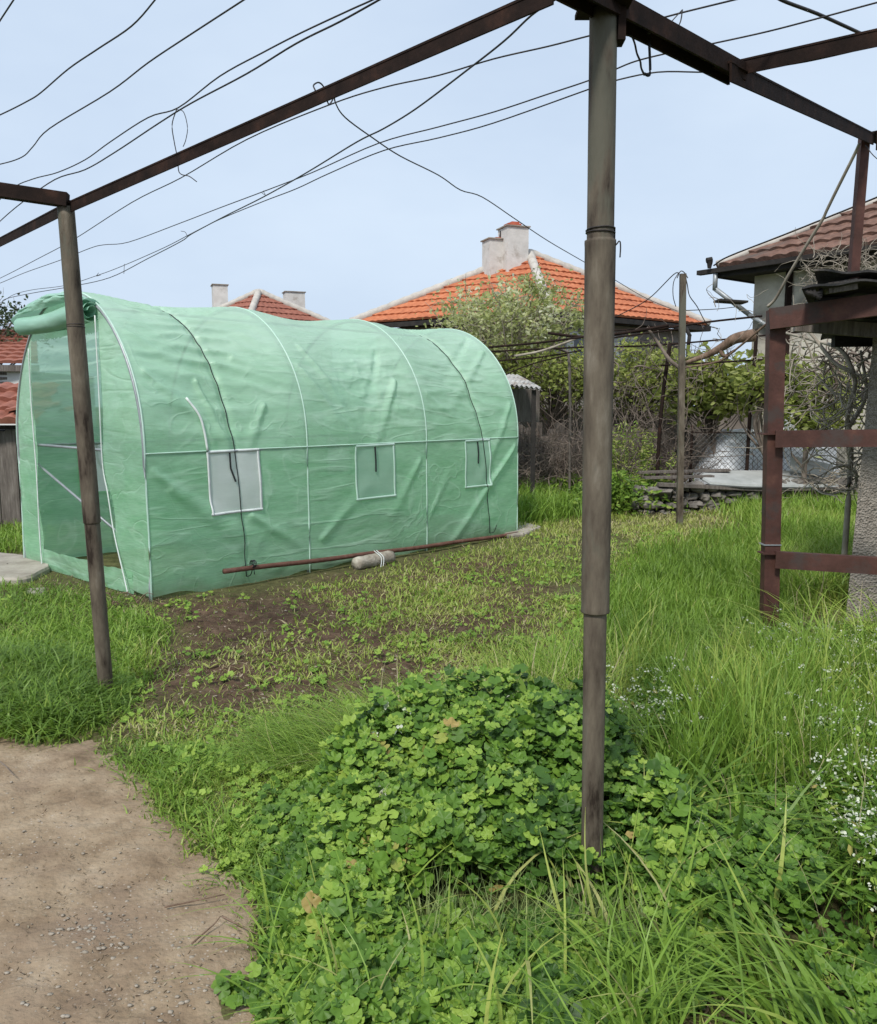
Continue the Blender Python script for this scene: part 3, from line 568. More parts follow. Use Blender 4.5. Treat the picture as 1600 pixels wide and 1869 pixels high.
wire('wire', [(-30, 395), (20, 346), (60, 327), (105, 315), (155, 292), (200, 260), (270, 215), (325, 197), (400, 140), (480, 96), (550, 60), (640, 18), (680, 0), (740, -30)], 'upper of the two wires running side by side above the left beam')
wire('wire', [(-30, 435), (0, 404), (40, 370), (100, 328), (155, 310), (210, 278), (290, 225), (350, 188), (450, 135), (540, 80), (620, 40), (692, 0), (745, -30)], 'lower of the two wires running side by side above the left beam', .003)
wire('wire', [(-60, 535), (0, 508), (70, 472), (135, 437), (240, 370), (330, 325), (450, 255), (600, 192), (700, 160), (800, 138), (900, 108), (1000, 85), (1078, 65), (1200, 35), (1250, 22), (1340, 0), (1420, -20)], 'wire just below the left beam passing behind the head of the tall post')
wire('wire', [(-60, 540), (0, 517), (45, 498), (110, 475), (165, 453), (190, 447), (235, 442), (330, 407), (400, 380), (480, 350), (570, 315), (690, 262), (800, 232), (900, 205), (1000, 172), (1075, 147), (1120, 128), (1160, 112), (1220, 97), (1300, 80), (1400, 58), (1500, 32), (1600, 5), (1660, -10)], 'upper wire of the pair that crosses the sky above the tunnel', extra=[(6.0, [(482, 348), (478, 352), (484, 356), (480, 349)])])
wire('wire', [(-40, 570), (0, 553), (25, 538), (60, 529), (120, 521), (180, 502), (225, 485), (300, 452), (350, 426), (400, 401), (480, 368), (540, 345), (600, 317), (700, 275), (800, 252), (900, 225), (1075, 163), (1120, 148), (1200, 132), (1290, 132), (1370, 127), (1470, 113), (1600, 84), (1680, 70)], 'lower wire of the pair that crosses the sky, with short twisted ties on it', extra=[(7.0, [(227, 482), (226, 500)]), (7.0, [(180, 498), (176, 504), (184, 502)]), (6.5, [(330, 422), (338, 424), (342, 432)])])
wire('wire', [(-30, 590), (0, 558), (10, 546), (60, 535), (130, 523), (200, 507), (270, 472), (330, 441), (350, 427), (410, 395), (480, 360), (560, 315), (650, 260), (700, 235), (760, 198), (850, 130), (920, 75), (970, 28), (1012, 0), (1040, -20)], 'steep wire crossing all the others from lower left to the beam junction', .0032, z=2.63)
wire('wire', [(575, 165), (572, 156), (582, 151), (592, 162), (599, 190), (607, 182), (610, 170), (612, 188), (630, 215), (680, 252), (730, 285), (800, 320), (840, 347), (880, 360), (940, 400), (1000, 440), (1060, 475), (1120, 510), (1180, 545), (1236, 568)], 'wire sagging down from the middle of the beam to the thin garden post', .003, depth=(3.3, 10.2))
wire('wire', [(1400, -20), (1425, 0), (1490, 25), (1550, 52), (1600, 75), (1680, 110)], 'thick cable crossing the top right corner of the sky', .0055, z=2.75)
wire('hanging_wire', [(322, 200), (314, 228), (318, 260), (324, 290), (326, 312), (332, 319), (345, 322), (359, 332)], 'loose loop of thin wire hanging from the left beam', .0022, depth=(3.78, 3.78), cat='hanging wire', extra=[(3.79, [(322, 200), (335, 205), (342, 232), (339, 255), (334, 268)])])
wire('hook', [(1184, 62), (1183, 40), (1188, 30), (1196, 34), (1197, 44)], 'bent wire hook hanging under the thick beam right of the tall post', .005, depth=(2.52, 2.52), cat='hook', mat='cord', extra=[(2.52, [(1184, 75), (1186, 128), (1183, 138), (1175, 134)])])
wire('hanging_wire', [(1142, 55), (1143, 64), (1152, 66), (1158, 80), (1162, 98), (1168, 112), (1170, 125), (1176, 138)], 'curly rusty wire dangling beside the hook under the beam', .003, depth=(2.46, 2.52), cat='hanging wire')
wire('hanging_wire', [(1245, 18), (1242, 38), (1236, 50), (1228, 54)], 'short twisted wire end dangling above the thick beam', .002, depth=(2.65, 2.65), cat='hanging wire', extra=[(2.65, [(1245, 18), (1232, 32), (1225, 40)])])
wire('dry_vine', [(1568, 262), (1560, 280), (1540, 320), (1525, 350), (1508, 385), (1500, 402), (1470, 450), (1440, 500), (1415, 545), (1400, 560)], 'dry bare vine stem hanging from the beam corner down to the roof', .0095, depth=(4.9, 5.6), mat='palevine', cat='vine')
wire('wire', [(1579, 265), (1600, 290), (1660, 330)], 'short wire slanting from the top of the strut out of the right edge', .0025, depth=(4.9, 4.7))

# ------------------------------------------------------------ rusty stand and lean-to at the right
SY = 5.3
fr = thing('steel_stand', 'brown rusty ladder-like steel frame standing in tall grass', 'steel frame', (*H(1403, 1178)[:2], 0))
a_ = P(1416, 566, SY); b_ = H(1402, 1178); SYb = b_[1]; b_ = P(1402, 1178, SY); b_[2] = -.05
mb = MB(); mb.beam(a_, b_, .098, .07, up=(0, 1, 0)); mb.build('post', M['rust'], fr)
mb = MB(); mb.beam(P(1404, 583, SY - .045), P(1720, 541, 4.9), .07, .125); mb.build('top_beam', M['rust'], fr)
for (y0, y1, nm) in ((803, 800, 'crossbar'), (1022, 1042, 'crossbar')):
    p0 = P(1388, y0, SY - .05); p1 = P(1720, y1, 4.95); mb = MB(); mb.beam(p0 + (p1 - p0) * .085, p1, .008, .095); mb.beam(p0 + (p1 - p0) * .085, p1, .055, .008, off=(-.0275, .0515)); mb.build(nm, M['rust'], fr)
for y0 in (792, 1009):
    mb = MB(); mb.box(P(1405, y0, SY - .01), (.125, .105, .009)); mb.build('collar', M['rust'], fr)
p0 = P(1405, 993, SY); th = np.linspace(0, 6.3, 5)
mb = MB(); mb.box(p0, (.112, .084, .006)); mb.build('wire_band', M['zinc'], fr)
post2 = MB(); post2.beam(P(1725, 560, 4.92), [P(1725, 1000, 4.92)[0], 4.92, 0], .098, .07, up=(0, 1, 0)); post2.build('post', M['rust'], fr)

lt = thing('lean_to', 'roughcast wall with a tarred sheet roof behind the rusty stand', 'shed', (3.4, 5.9, 0))
Yw = 5.75; xb = P(1541, 1150, Yw)[0]; xt = P(1593, 620, Yw)[0]
u = np.linspace(0, 1, 60); v = np.linspace(0, 1, 90); U, V = np.meshgrid(u, v, indexing='ij')
xl = xb + (xt - xb) * V; xx = xl + (5.2 - xl) * U; zz = V * 2.02 - .05
rb = .014 * (fbm(xx * 18, zz * 18, 141, 2) - .5); mb = MB(); mb.grid(np.stack([xx, Yw + rb, zz], -1))
yy = np.linspace(Yw, Yw + 1.5, 60); YY, V2 = np.meshgrid(yy, v, indexing='ij'); xl2 = xb + (xt - xb) * V2 + (YY - Yw) * .62 + np.where(YY > Yw + .01, .012 * (fbm(YY * 18, V2 * 30, 142, 2) - .5), 0)
mb.grid(np.stack([xl2, YY, V2 * 2.02 - .05], -1)); mb.build('wall', M['rough'], lt, smooth=True)
U, V = np.meshgrid(np.linspace(0, 1, 90), np.linspace(0, 1, 30), indexing='ij')
for th_, nm, off in ((0, 'roof_sheet', 0), (1, 'roof_sheet', .045)):
    x0 = P(1460, 528, 4.95)[0] if not th_ else P(1478, 520, 4.95)[0]
    fx = x0 + (5.0 - x0) * U + 1.7 * V * .52 * (1 - U) + .05 * (vn(V * 6, U * 0, 151 + th_) - .5) * (1 - U); fy = 4.9 + 1.7 * V + .04 * (vn(U * 9, V * 0, 152 + th_) - .5)
    fz = 2.20 - .17 * V + .04 * U + off + .006 * np.sin(U * 70) + .02 * (vn(U * 8, V * 3, 153 + th_) - .5) + .05 * np.exp(-U * 12) * (th_ - .6)
    top = np.stack([fx, fy, fz], -1); bot = top - [0, 0, .012]; mb = MB(); mb.grid(top); mb.grid(bot[::-1])
    mb.grid(np.stack([top[:, 0], bot[:, 0]])); mb.grid(np.stack([bot[0], top[0]])); mb.build(nm, M['tar'], lt, smooth=False)
for yv in (5.05, 5.75, 6.3):
    mb = MB(); mb.beam((P(1490, 560, 5.1)[0] + .55 * (yv - 5), yv + .12, 2.10 - .1 * (yv - 5.05)), (5, yv + .12, 2.13 - .1 * (yv - 5.05)), .06, .08); mb.build('rafter', M['dark'], lt)
mb = MB(); mb.beam(P(1450, 592, 5.62), P(1700, 612, 5.5), .05, .09); mb.build('rafter', M['plank'], lt)
mb = MB(); mb.beam(P(1508, 527, 4.97), P(1560, 519, 4.97), .06, .06); tag(mb.build('wood_block', M['plank'], lt))
mb = MB()
for s_ in range(3): mb.tube(smoothpath([P(1468 + 8 * s_, 530, 4.92), P(1480 + 6 * s_, 537 + 3 * s_, 4.9), P(1496, 534 + 4 * s_, 4.93), P(1498, 528, 4.97)], 4), .011, 6)
tag(mb.build('rag', M['dark'], loc=P(1480, 535, 4.92)), 'dark crumpled rag caught at the left corner of the shed roof', 'rag')

# ------------------------------------------------------------ houses
def tiles(mb, A0, B0, A1, B1, rowh=.33, colw=.22, lift=.035, amp=.022):
    """tiled slope: A0-B0 the eave, A1-B1 the top edge"""
    A0, B0, A1, B1 = map(lambda q: np.asarray(q, float), (A0, B0, A1, B1))
    nrm = norm(np.cross(B0 - A0, (A1 + B1) / 2 - (A0 + B0) / 2)); nrm = nrm if nrm[2] > 0 else -nrm
    sl = np.linalg.norm((A1 + B1) / 2 - (A0 + B0) / 2); nr = max(2, int(sl / rowh)); wd = np.linalg.norm(B0 - A0); e = norm(B0 - A0)
    for k in range(nr):
        v0, v1 = k / nr, (k + 1.02) / nr; v1 = min(v1, 1)
        a, b = A0 + (A1 - A0) * v0, B0 + (B1 - B0) * v0; c, d = A0 + (A1 - A0) * v1, B0 + (B1 - B0) * v1
        w_ = np.linalg.norm(b - a); n_ = max(3, int(w_ / colw * 6)); t_ = np.linspace(0, 1, n_)[:, None]
        lo = a + (b - a) * t_; hi = c + (d - c) * t_; ph = ((lo - A0) @ e) / colw * 2 * math.pi + (k % 2) * 0
        wv = (amp * np.abs(np.sin(ph / 2)))[:, None] * nrm; jit = (rng.random(n_ // 6 + 2)[((lo - A0) @ e / colw).astype(int) % (n_ // 6 + 2)] * .012)[:, None] * nrm
        L0 = lo + nrm * lift + wv + jit; L1 = hi + nrm * .004 + wv; Lb = lo - nrm * .005
        mb.grid(np.stack([Lb, L0])); mb.grid(np.stack([L0, L1]))
def ridge(mb, a, b, r_=.10, seed=0):
    a = np.asarray(a, float); b = np.asarray(b, float); n_ = max(3, int(np.linalg.norm(b - a) / .3)); t_ = np.linspace(0, 1, n_ * 2)
    mb.tube(a + np.outer(t_, b - a), r_ * (1 + .15 * (np.arange(n_ * 2) % 2) + .12 * (vn(t_ * 20, t_, seed) - .5)), 8)
def tube_up(mb, pts, r_):
    for a_, b_ in zip(pts[:-1], pts[1:]): mb.tube(np.array([a_, b_ + norm(np.asarray(b_) - a_) * r_ * .6]), r_, 10)
# orange roofed house
yC, yL, yR, ypk = 20.0, 23.4, 23.8, 23.6
zE = P(1000, 566, yC)[2]
Cc = P(1002, 566, yC); Cl = P(640, 588, yL); Cr = P(1294, 594, yR); Cl[2] = Cr[2] = zE; Cb = Cl + Cr - Cc; Pk = P(966, 464, (yL + yR) / 2)
hc = (Cc + Cb) / 2
ho = thing('house', 'house with bright orange tiled pyramid roof and two joined chimneys', 'house', (hc[0], hc[1], 0))
mb = MB(); tiles(mb, Cl, Cc, Pk, Pk); tiles(mb, Cc, Cr, Pk, Pk); tiles(mb, Cr, Cb, Pk, Pk); tiles(mb, Cb, Cl, Pk, Pk); rf = mb.build('roof', M['tileor'], ho)
mb = MB()
for q in (Cc, Cl, Cr, Cb): ridge(mb, Pk + [0, 0, .03], q + [0, 0, .05], .11, 3)
mb.build('ridge_tiles', M['mortar'], rf, smooth=True)
mb = MB()
for a_, b_ in ((Cl, Cc), (Cc, Cr), (Cr, Cb), (Cb, Cl)): mb.beam(a_ - [0, 0, .10], b_ - [0, 0, .10], .12, .12)
q = [hc * [1, 1, 0] + (c_ - hc) * [1, 1, 0] * .97 + [0, 0, zE - .17] for c_ in (Cl, Cc, Cr, Cb)]; mb.add(np.array(q), np.array([[0, 1, 2, 3]])); mb.build('eaves', M['dark'], rf)
mb = MB(); wc = [hc * [1, 1, 0] + (c_ - hc) * [1, 1, 0] * .86 for c_ in (Cl, Cc, Cr, Cb)]
for i in range(4):
    a_, b_ = wc[i], wc[(i + 1) % 4]; mb.add([a_ - [0, 0, .2], b_ - [0, 0, .2], b_ + [0, 0, zE - .17], a_ + [0, 0, zE - .17]], np.array([[0, 1, 2, 3]]))
mb.build('wall', M['housebrown'], ho)
for (fr_, z_, w__, h__) in ((.52, 2.95, .95, .62), (.2, 2.85, .8, .9)):
    c_ = wc[1] + (wc[2] - wc[1]) * fr_; e_ = norm(wc[2] - wc[1]); nn = norm(np.cross(e_, (0, 0, 1))); nn = nn if nn[1] < 0 else -nn
    wi = MB().box(c_ + nn * .03 + [0, 0, z_], (w__, .06, h__), np.array([e_, nn, [0, 0, 1.]])).build('window', M['whitewall'], ho)
    MB().box(c_ + nn * .045 + [0, 0, z_ - .03], (w__ * .4, .05, h__ * .75), np.array([e_, nn, [0, 0, 1.]])).build('pane', M['glass'], wi)
c_ = wc[1] + (wc[2] - wc[1]) * .5 + nn * .02; mb = MB(); mb.box(c_ + [0, 0, zE - .55], (np.linalg.norm(wc[2] - wc[1]) * .98, .08, .12), np.array([e_, nn, [0, 0, 1.]])); mb.build('wall_band', M['plank'], ho)
tube = MB(); tube_up(tube, [P(1252, 600, 22.9), P(1258, 612, 22.7), P(1255, 640, 22.8), P(1254, 760, 22.8)], .05); tube.build('downpipe', M['dark'], ho, smooth=True)
ch = thing('x', 'x', 'x', (0, 0, 0)); bpy.data.objects.remove(ch)
def chimney(parent, x0, x1, ytop, ybot, Yd, dep, name='chimney', mat='chim', yaw=.35, cap=.03):
    a_, b_ = P(x0, ytop, Yd), P(x1, ybot, Yd); w_ = (b_[0] - a_[0]) / (math.cos(yaw) + .75 * math.sin(yaw)); h_ = a_[2] - b_[2]; c_ = (a_ + b_) / 2
    A3 = np.array([[math.cos(yaw), math.sin(yaw), 0], [-math.sin(yaw), math.cos(yaw), 0], [0, 0, 1]])
    o_ = MB().box(c_ - [0, 0, .25], (w_, dep, h_ + .5), A3).build(name, M[mat], parent)
    MB().box([c_[0], c_[1], a_[2] + cap / 2 + .002], (w_ + .08, dep + .08, cap), A3).build('chimney_cap', M['slab'] if mat == 'chim' else M['dark'], o_)
    return o_, a_, c_, A3
o1, a_, c_, A3 = chimney(rf, 911, 961, 418, 490, 23.3, .6)
mb = MB(); mb.box([c_[0] - .02, c_[1], a_[2] + .07], (.38, .3, .1), A3); mb.box([c_[0] + .02, c_[1], a_[2] + .14], (.22, .2, .06), A3); mb.build('chimney_pot', M['redpaint'], o1)
o2, a_, c_, A3 = chimney(rf, 882, 920, 440, 496, 23.35, .5)
mb = MB(); mb.box([c_[0] + .1, c_[1], a_[2] + .05], (.2, .2, .06), A3); mb.build('chimney_pot', M['redpaint'], o2)
mb = MB(); mb.tube([[c_[0] + .2, c_[1], a_[2]], [c_[0] + .22, c_[1], a_[2] + .25]], .07, 10); mb.build('flue', M['dark'], o2)

# small red roofed house beyond the tunnel
Y2 = 31; pk = P(472, 534, Y2 + 2.2); c0 = P(452, 572, Y2 - .3); cl = P(330, 596, Y2 + 2.2); cr = P(622, 590, Y2 + 2.4); z_ = min(c0[2], cl[2], cr[2]); z_ = c0[2] - .30
for q in (c0, cl, cr): q[2] = z_
cb = cl + cr - c0; hc2 = (c0 + cb) / 2
h2 = thing('house', 'distant house with dull red tiled roof and two white chimneys behind the tunnel', 'house', (hc2[0], hc2[1], 0))
mb = MB(); tiles(mb, cl, c0, pk, pk, .36, .26); tiles(mb, c0, cr, pk, pk, .36, .26); tiles(mb, cr, cb, pk, pk, .36, .26); tiles(mb, cb, cl, pk, pk, .36, .26); rf2 = mb.build('roof', M['tilered'], h2)
mb = MB(); [ridge(mb, pk + [0, 0, .03], q + [0, 0, .04], .12, 8) for q in (c0, cl, cr)]; mb.build('ridge_tiles', M['mortar'], rf2, smooth=True)
mb = MB(); wc2 = [hc2 * [1, 1, 0] + (q - hc2) * [1, 1, 0] * .88 for q in (cl, c0, cr, cb)]
for i in range(4): mb.add([wc2[i], wc2[(i + 1) % 4], wc2[(i + 1) % 4] + [0, 0, z_ + .05], wc2[i] + [0, 0, z_ + .05]], np.array([[0, 1, 2, 3]]))
mb.build('wall', M['whitewall'], h2)
chimney(rf2, 385, 418, 522, 590, Y2 + 2.6, .6); chimney(rf2, 515, 558, 535, 580, Y2 + 3.6, .6)

# house at the right: brown tiles, plastered wall
yA, yB = 14.0, 10.6
eA = P(1308, 489, yA); zE3 = eA[2]; d = ray(1640, 440); eB = np.array([0, 0, EYE]) + d * ((zE3 - EYE) / d[2])
ev = norm(eB - eA); inw = norm(np.cross([0, 0, 1.], ev)); inw = inw if inw[1] > 0 else -inw
eB = eA + ev * 9.0; Lh = 9.0; dp = 6.5
# hip: seen edge runs from (1300,485) to (1596,371)
best = None
for zr in np.linspace(.8, 3.5, 200):
    q = eA + ev * 3.2 + inw * 3.25 + [0, 0, zr]; pxx, pyy = proj(q); 
    e_ = abs((pyy[0] - 487) - (371 - 487) / (1596 - 1303) * (pxx[0] - 1303))
    if best is None or e_ < best[0]: best = (e_, zr)
zr = best[1]; rA = eA + ev * 3.2 + inw * 3.25 + [0, 0, zr]; rB = eB - ev * 3.2 + inw * 3.25 + [0, 0, zr]; fA = eA + inw * dp; fB = eB + inw * dp
hc3 = (eA + fB) / 2
h3 = thing('house', 'plastered house with brown tiled hip roof at the right edge', 'house', (hc3[0], hc3[1], 0))
mb = MB(); tiles(mb, eA, eB, rA, rB, .34, .24, .04, .03); tiles(mb, fA, eA, rA, rA, .34, .24, .04, .03); tiles(mb, eB, fB, rB, rB, .34, .24); tiles(mb, fB, fA, rB, rA, .34, .24); rf3 = mb.build('roof', M['tilebr'], h3)
mb = MB(); [ridge(mb, a_, b_, .055, 9) for a_, b_ in ((rA + [0, 0, .03], eA + [0, 0, .05]), (rA + [0, 0, .03], rB + [0, 0, .03]), (rA, fA + [0, 0, .04]))]; mb.build('ridge_tiles', M['mortar'], rf3, smooth=True)
mb = MB()
for a_, b_ in ((eA, eB), (eA, fA)): mb.beam(a_ - [0, 0, .09] - inw * 0, b_ - [0, 0, .09], .04, .14)
mb.add(np.array([eA, eB, fB, fA]) - [0, 0, .14], np.array([[0, 1, 2, 3]])); mb.build('eaves', M['dark'], rf3)
mb = MB(); g0 = eA - inw * .09 - ev * .28 - [0, 0, .06]; g1 = eB - inw * .09 - [0, 0, .06]; mb.beam(g0, g1, .11, .07); mb.build('gutter', M['dark'], rf3)
wa = eA + ev * .42 + inw * .42; wb = eB - ev * .3 + inw * .42; wcx = fB - inw * .4 - ev * .3; wd_ = fA - inw * .4 + ev * .42
mb = MB(); cs = [q * [1, 1, 0] for q in (wa, wb, wcx, wd_)]
for i in range(4): mb.add([cs[i] - [0, 0, .2], cs[(i + 1) % 4] - [0, 0, .2], cs[(i + 1) % 4] + [0, 0, zE3 - .13], cs[i] + [0, 0, zE3 - .13]], np.array([[0, 1, 2, 3]]))
mb.build('wall', M['plaster'], h3)
mb = MB(); q = wa + ev * .62 - inw * .04; mb.beam([q[0], q[1], zE3 - .15], [q[0], q[1], 0], .08, .08, up=(0, 1, 0)); mb.build('timber_post', M['darkrust'], h3)
mb = MB(); s_ = g0 + ev * .32; tube_up(mb, [s_ - [0, 0, .02], s_ - [0, 0, .28], wa - inw * .08 - ev * .02 + [0, 0, -.75], wa - inw * .07 + ev * .35 + [0, 0, -.98], wa * [1, 1, 0] - inw * .07 + ev * .38 + [0, 0, 1.2]], .038); mb.build('downpipe', M['zinc'], h3, smooth=True)
mb = MB(); p0 = P(1307, 549, 13.6); mb.beam(p0, p0 + [.45, .0, -.03], .3, .03); mb.build('window_canopy', M['dark'], h3)
mb = MB(); p0 = wa + ev * 3.2; mb.box(p0 * [1, 1, 0] - inw * .0 + [0, 0, zE3 - .6], (1.1, .05, .5), np.array([ev, inw, [0, 0, 1.]])); wi = mb.build('window', M['whitewall'], h3)
MB().box(p0 * [1, 1, 0] - inw * .02 + [0, 0, zE3 - .6], (.95, .04, .38), np.array([ev, inw, [0, 0, 1.]])).build('pane', M['glass'], wi)
wire('wire', [(1302, 485), (1330, 468), (1440, 425), (1596, 362), (1680, 325)], 'aerial wire running just above the ridge of the brown roof', .012, depth=(13.5, 11))
mb = MB(); mb.tube([P(1294, 490, 13.9), P(1295, 478, 13.9)], [.03, .05], 8); mb.tube(smoothpath([P(1289, 476, 13.9), P(1299, 474, 13.9)], 2), .045, 8); mb.build('finial', M['dark'], rf3)

# white house and plank shed at the left edge
h4 = thing('house', 'white walled house with red tiled eave at the left edge', 'house', (-9.2, 17.3, 0))
a_, b_ = P(-300, 655, 16), P(70, 668, 16.6); z_ = (a_[2] + b_[2]) / 2; a_[2] = b_[2] = z_; bk = np.array([-.3, 3.2, .9])
mb = MB(); tiles(mb, a_, b_, a_ + bk, b_ + bk - [1.2, 0, 0], .33, .24); rf4 = mb.build('roof', M['tilered'], h4)
mb = MB(); mb.beam(a_ - [0, 0, .1], b_ - [0, 0, .1], .12, .12); 
for k in range(3): mb.beam(a_ + [0, .15, -.2 - .09 * k], b_ + [-.05, .15, -.2 - .09 * k], .1, .05)
mb.build('eaves', M['plank'], rf4)
mb = MB(); mb.box((a_ + b_) / 2 * [1, 1, 0] + [-.1, 1.9, z_ / 2 - .1], (np.linalg.norm(b_ - a_) - .3, 3.2, z_ - .1)); mb.build('wall', M['whitewall'], h4)
sh = thing('shed', 'old plank shed with broken red tiles left of the tunnel', 'shed', (-6.2, 10.9, 0))
mb = MB(); x = -9.5; k = 0
while x < P(50, 900, 10.3)[0]:
    w_ = .085 + .05 * random.random(); hh = 1.24 + .03 * random.random(); o_ = .012 * (k % 2) + .012 * random.random()
    mb.box((x + w_ / 2, 10.3 + o_, hh / 2 - .05), (w_ - .006, .022, hh), tone=random.random()); x += w_; k += 1
mb.build('plank_wall', M['plank'], sh)
mb = MB(); mb.box((-7.2, 11.6, .6), (4.6, 2.4, 1.2)); mb.build('inner_wall', M['dark'], sh)
mb = MB(); mb.beam((-9.6, 10.27, 1.24), (P(50, 780, 10.27)[0], 10.27, 1.24), .05, .05); mb.build('rail', M['dark'], sh)
mb = MB(); tiles(mb, (-9.6, 10.1, 1.29), (-4.75, 10.1, 1.29), (-9.6, 11.4, 1.78), (-5.0, 11.4, 1.78), .3, .2, .05, .035)
for k in range(14): mb.box((-6.5 + 1.8 * random.random(), 10.25 + .6 * random.random(), 1.42 + .1 * random.random()), (.2, .26, .03), np.array([[.9, .3, .2], [-.3, .93, .1], [-.2, -.1, .97]]))
mb.build('roof', M['tilered'], sh)

# ------------------------------------------------------------ plants: generators
def leaves(mb, c, size, tone, elong=2.0, droop=0.0, seed=0):
    """c (N,3): small folded leaves with random facing"""
    n_ = len(c); r_ = rng
    ax = r_.normal(size=(n_, 3)); ax[:, 2] = ax[:, 2] * .6 - droop; ax /= np.linalg.norm(ax, axis=1)[:, None]
    sd_ = np.cross(ax, r_.normal(size=(n_, 3))); sd_ /= np.linalg.norm(sd_, axis=1)[:, None] + 1e-9; nn_ = np.cross(ax, sd_)
    s_ = size * (.6 + .8 * r_.random(n_))[:, None]; w_ = s_ / elong
    v_ = np.stack([c, c + ax * s_ * .35 + sd_ * w_ * .5 + nn_ * w_ * .15, c + ax * s_ * .75 + sd_ * w_ * .38 + nn_ * w_ * .12, c + ax * s_, c + ax * s_ * .75 - sd_ * w_ * .38 + nn_ * w_ * .12, c + ax * s_ * .35 - sd_ * w_ * .5 + nn_ * w_ * .15, c + ax * s_ * .5], 1)
    base = (np.arange(n_) * 7)[:, None]; f = np.concatenate([base + np.array([[0, 1, 2, 6]]), base + np.array([[6, 2, 3, 4]]), base + np.array([[0, 6, 4, 5]])])
    mb.add(v_.reshape(-1, 3), f, np.repeat(np.clip(tone, 0, 1), 7) if not np.isscalar(tone) else tone)
def clumps(c, rad, nc, per, spread, seed, hollow=.35):
    r_ = np.random.default_rng(seed); d = r_.normal(size=(nc, 3)); d /= np.linalg.norm(d, axis=1)[:, None]
    cc = np.asarray(c) + d * (hollow + (1 - hollow) * r_.random(nc) ** .6)[:, None] * np.asarray(rad)
    tn = r_.random(nc); sz = spread * (.5 + r_.random(nc))
    pts = np.repeat(cc, per, 0) + r_.normal(size=(nc * per, 3)) * np.repeat(sz, per)[:, None] * [1, 1, .75]
    return cc, pts, np.repeat(tn, per) * .55 + r_.random(nc * per) * .45
def wander(p, d, ln, seg, wob, r_, grav=0.0):
    pts = [np.asarray(p, float)]; d = norm(d)
    for k in range(seg):
        d = norm(d + r_.normal(size=3) * wob + [0, 0, grav]); pts.append(pts[-1] + d * ln / seg)
    return np.array(pts)
def tree(name, label, cat, base, top, crown_c, crown_r, nc, per, spread, lsize, leaf, bark='brush', seed=1, r0=.07, elong=2.0, limbs=9, twigs=0, group=None, hollow=.3):
    r_ = np.random.default_rng(seed); ro = thing(name, label, cat, base, group); base = np.asarray(base, float); top = np.asarray(top, float)
    cc, pts, tn = clumps(crown_c, crown_r, nc, per, spread, seed, hollow)
    mb = MB(); tk = smoothpath([base - [0, 0, .1], base + (top - base) * .35 + r_.normal(size=3) * .06, base + (top - base) * .7 + r_.normal(size=3) * .08, top], 5); mb.tube(tk, np.linspace(r0, r0 * .5, len(tk)), 8)
    for k in range(nc):
        q = cc[k]; st = tk[int(len(tk) * (.45 + .5 * r_.random())) - 1]; m1 = st + (q - st) * .5 + r_.normal(size=3) * .12 + [0, 0, .1]
        br = smoothpath([st, m1, q], 3); mb.tube(br, np.linspace(r0 * (.45 if k < limbs else .2), r0 * .1, len(br)), 5, caps=False)
    for q in cc:
        for j in range(2 + twigs):
            tw = wander(q, r_.normal(size=3) + [0, 0, .4], spread * (2.2 + r_.random()), 5, .35, r_); mb.tube(tw, np.linspace(.009, .003, len(tw)), 3, caps=False)
    mb.build('trunk', M[bark], ro, smooth=True)
    mb = MB(); leaves(mb, pts, lsize, tn, elong); mb.build('crown', M[leaf], ro); return ro

# trees and bushes behind
c = P(935, 575, 14.5)
tree('fruit_tree', 'pale blossoming young tree in front of the orange roof', 'tree', (c[0], 14.5, 0), (c[0], 14.5, 2.3), c + [0, 0, -.12], (1.25, 1.1, .72), 120, 56, .15, .075, 'blossom', bark='palevine', seed=3, r0=.06, limbs=14, twigs=0)
c = P(10, 600, 19)
tree('tree', 'dark leafy tree behind the white house at the left edge', 'tree', (c[0] - .8, 19, 0), (c[0] - .6, 19, 2.4), c + [-.8, 0, -.15], (1.6, 1.2, .8), 60, 60, .17, .09, 'darkleaf', seed=4, r0=.12, limbs=14)
for i, (px, py, Yd, rx, rz, nc, leaf, lab, sd0, ls) in enumerate([
    (1010, 690, 14.0, 1.0, .55, 80, 'treeleaf', 'yellow green bush behind the tin roofed hutch', 11, .075),
    (1160, 690, 14.2, .9, .5, 90, 'treeleaf', 'bright green bush between the tall post and the thin garden post', 12, .075),
    (1290, 710, 13.2, .75, .5, 66, 'treeleaf', 'broad leaved green tree right of the thin garden post', 13, .12),
    (1405, 705, 11.9, .5, .38, 26, 'treeleaf', 'small leafy tree seen beside the rusty stand above the wire fence', 14, .11),
    (1480, 735, 11.4, .45, .42, 34, 'treeleaf', 'leafy sapling seen through the rusty stand', 15, .10),
]):
    c = P(px, py, Yd); tree('bush' if i < 2 else 'tree', lab, 'bush' if i < 2 else 'tree', (c[0], Yd, 0), (c[0] + .05, Yd, c[2] - .1), c, (rx, .7, rz), nc, 46, .15, ls, leaf, seed=sd0, r0=.045, elong=1.9, limbs=16, twigs=0, hollow=.2)
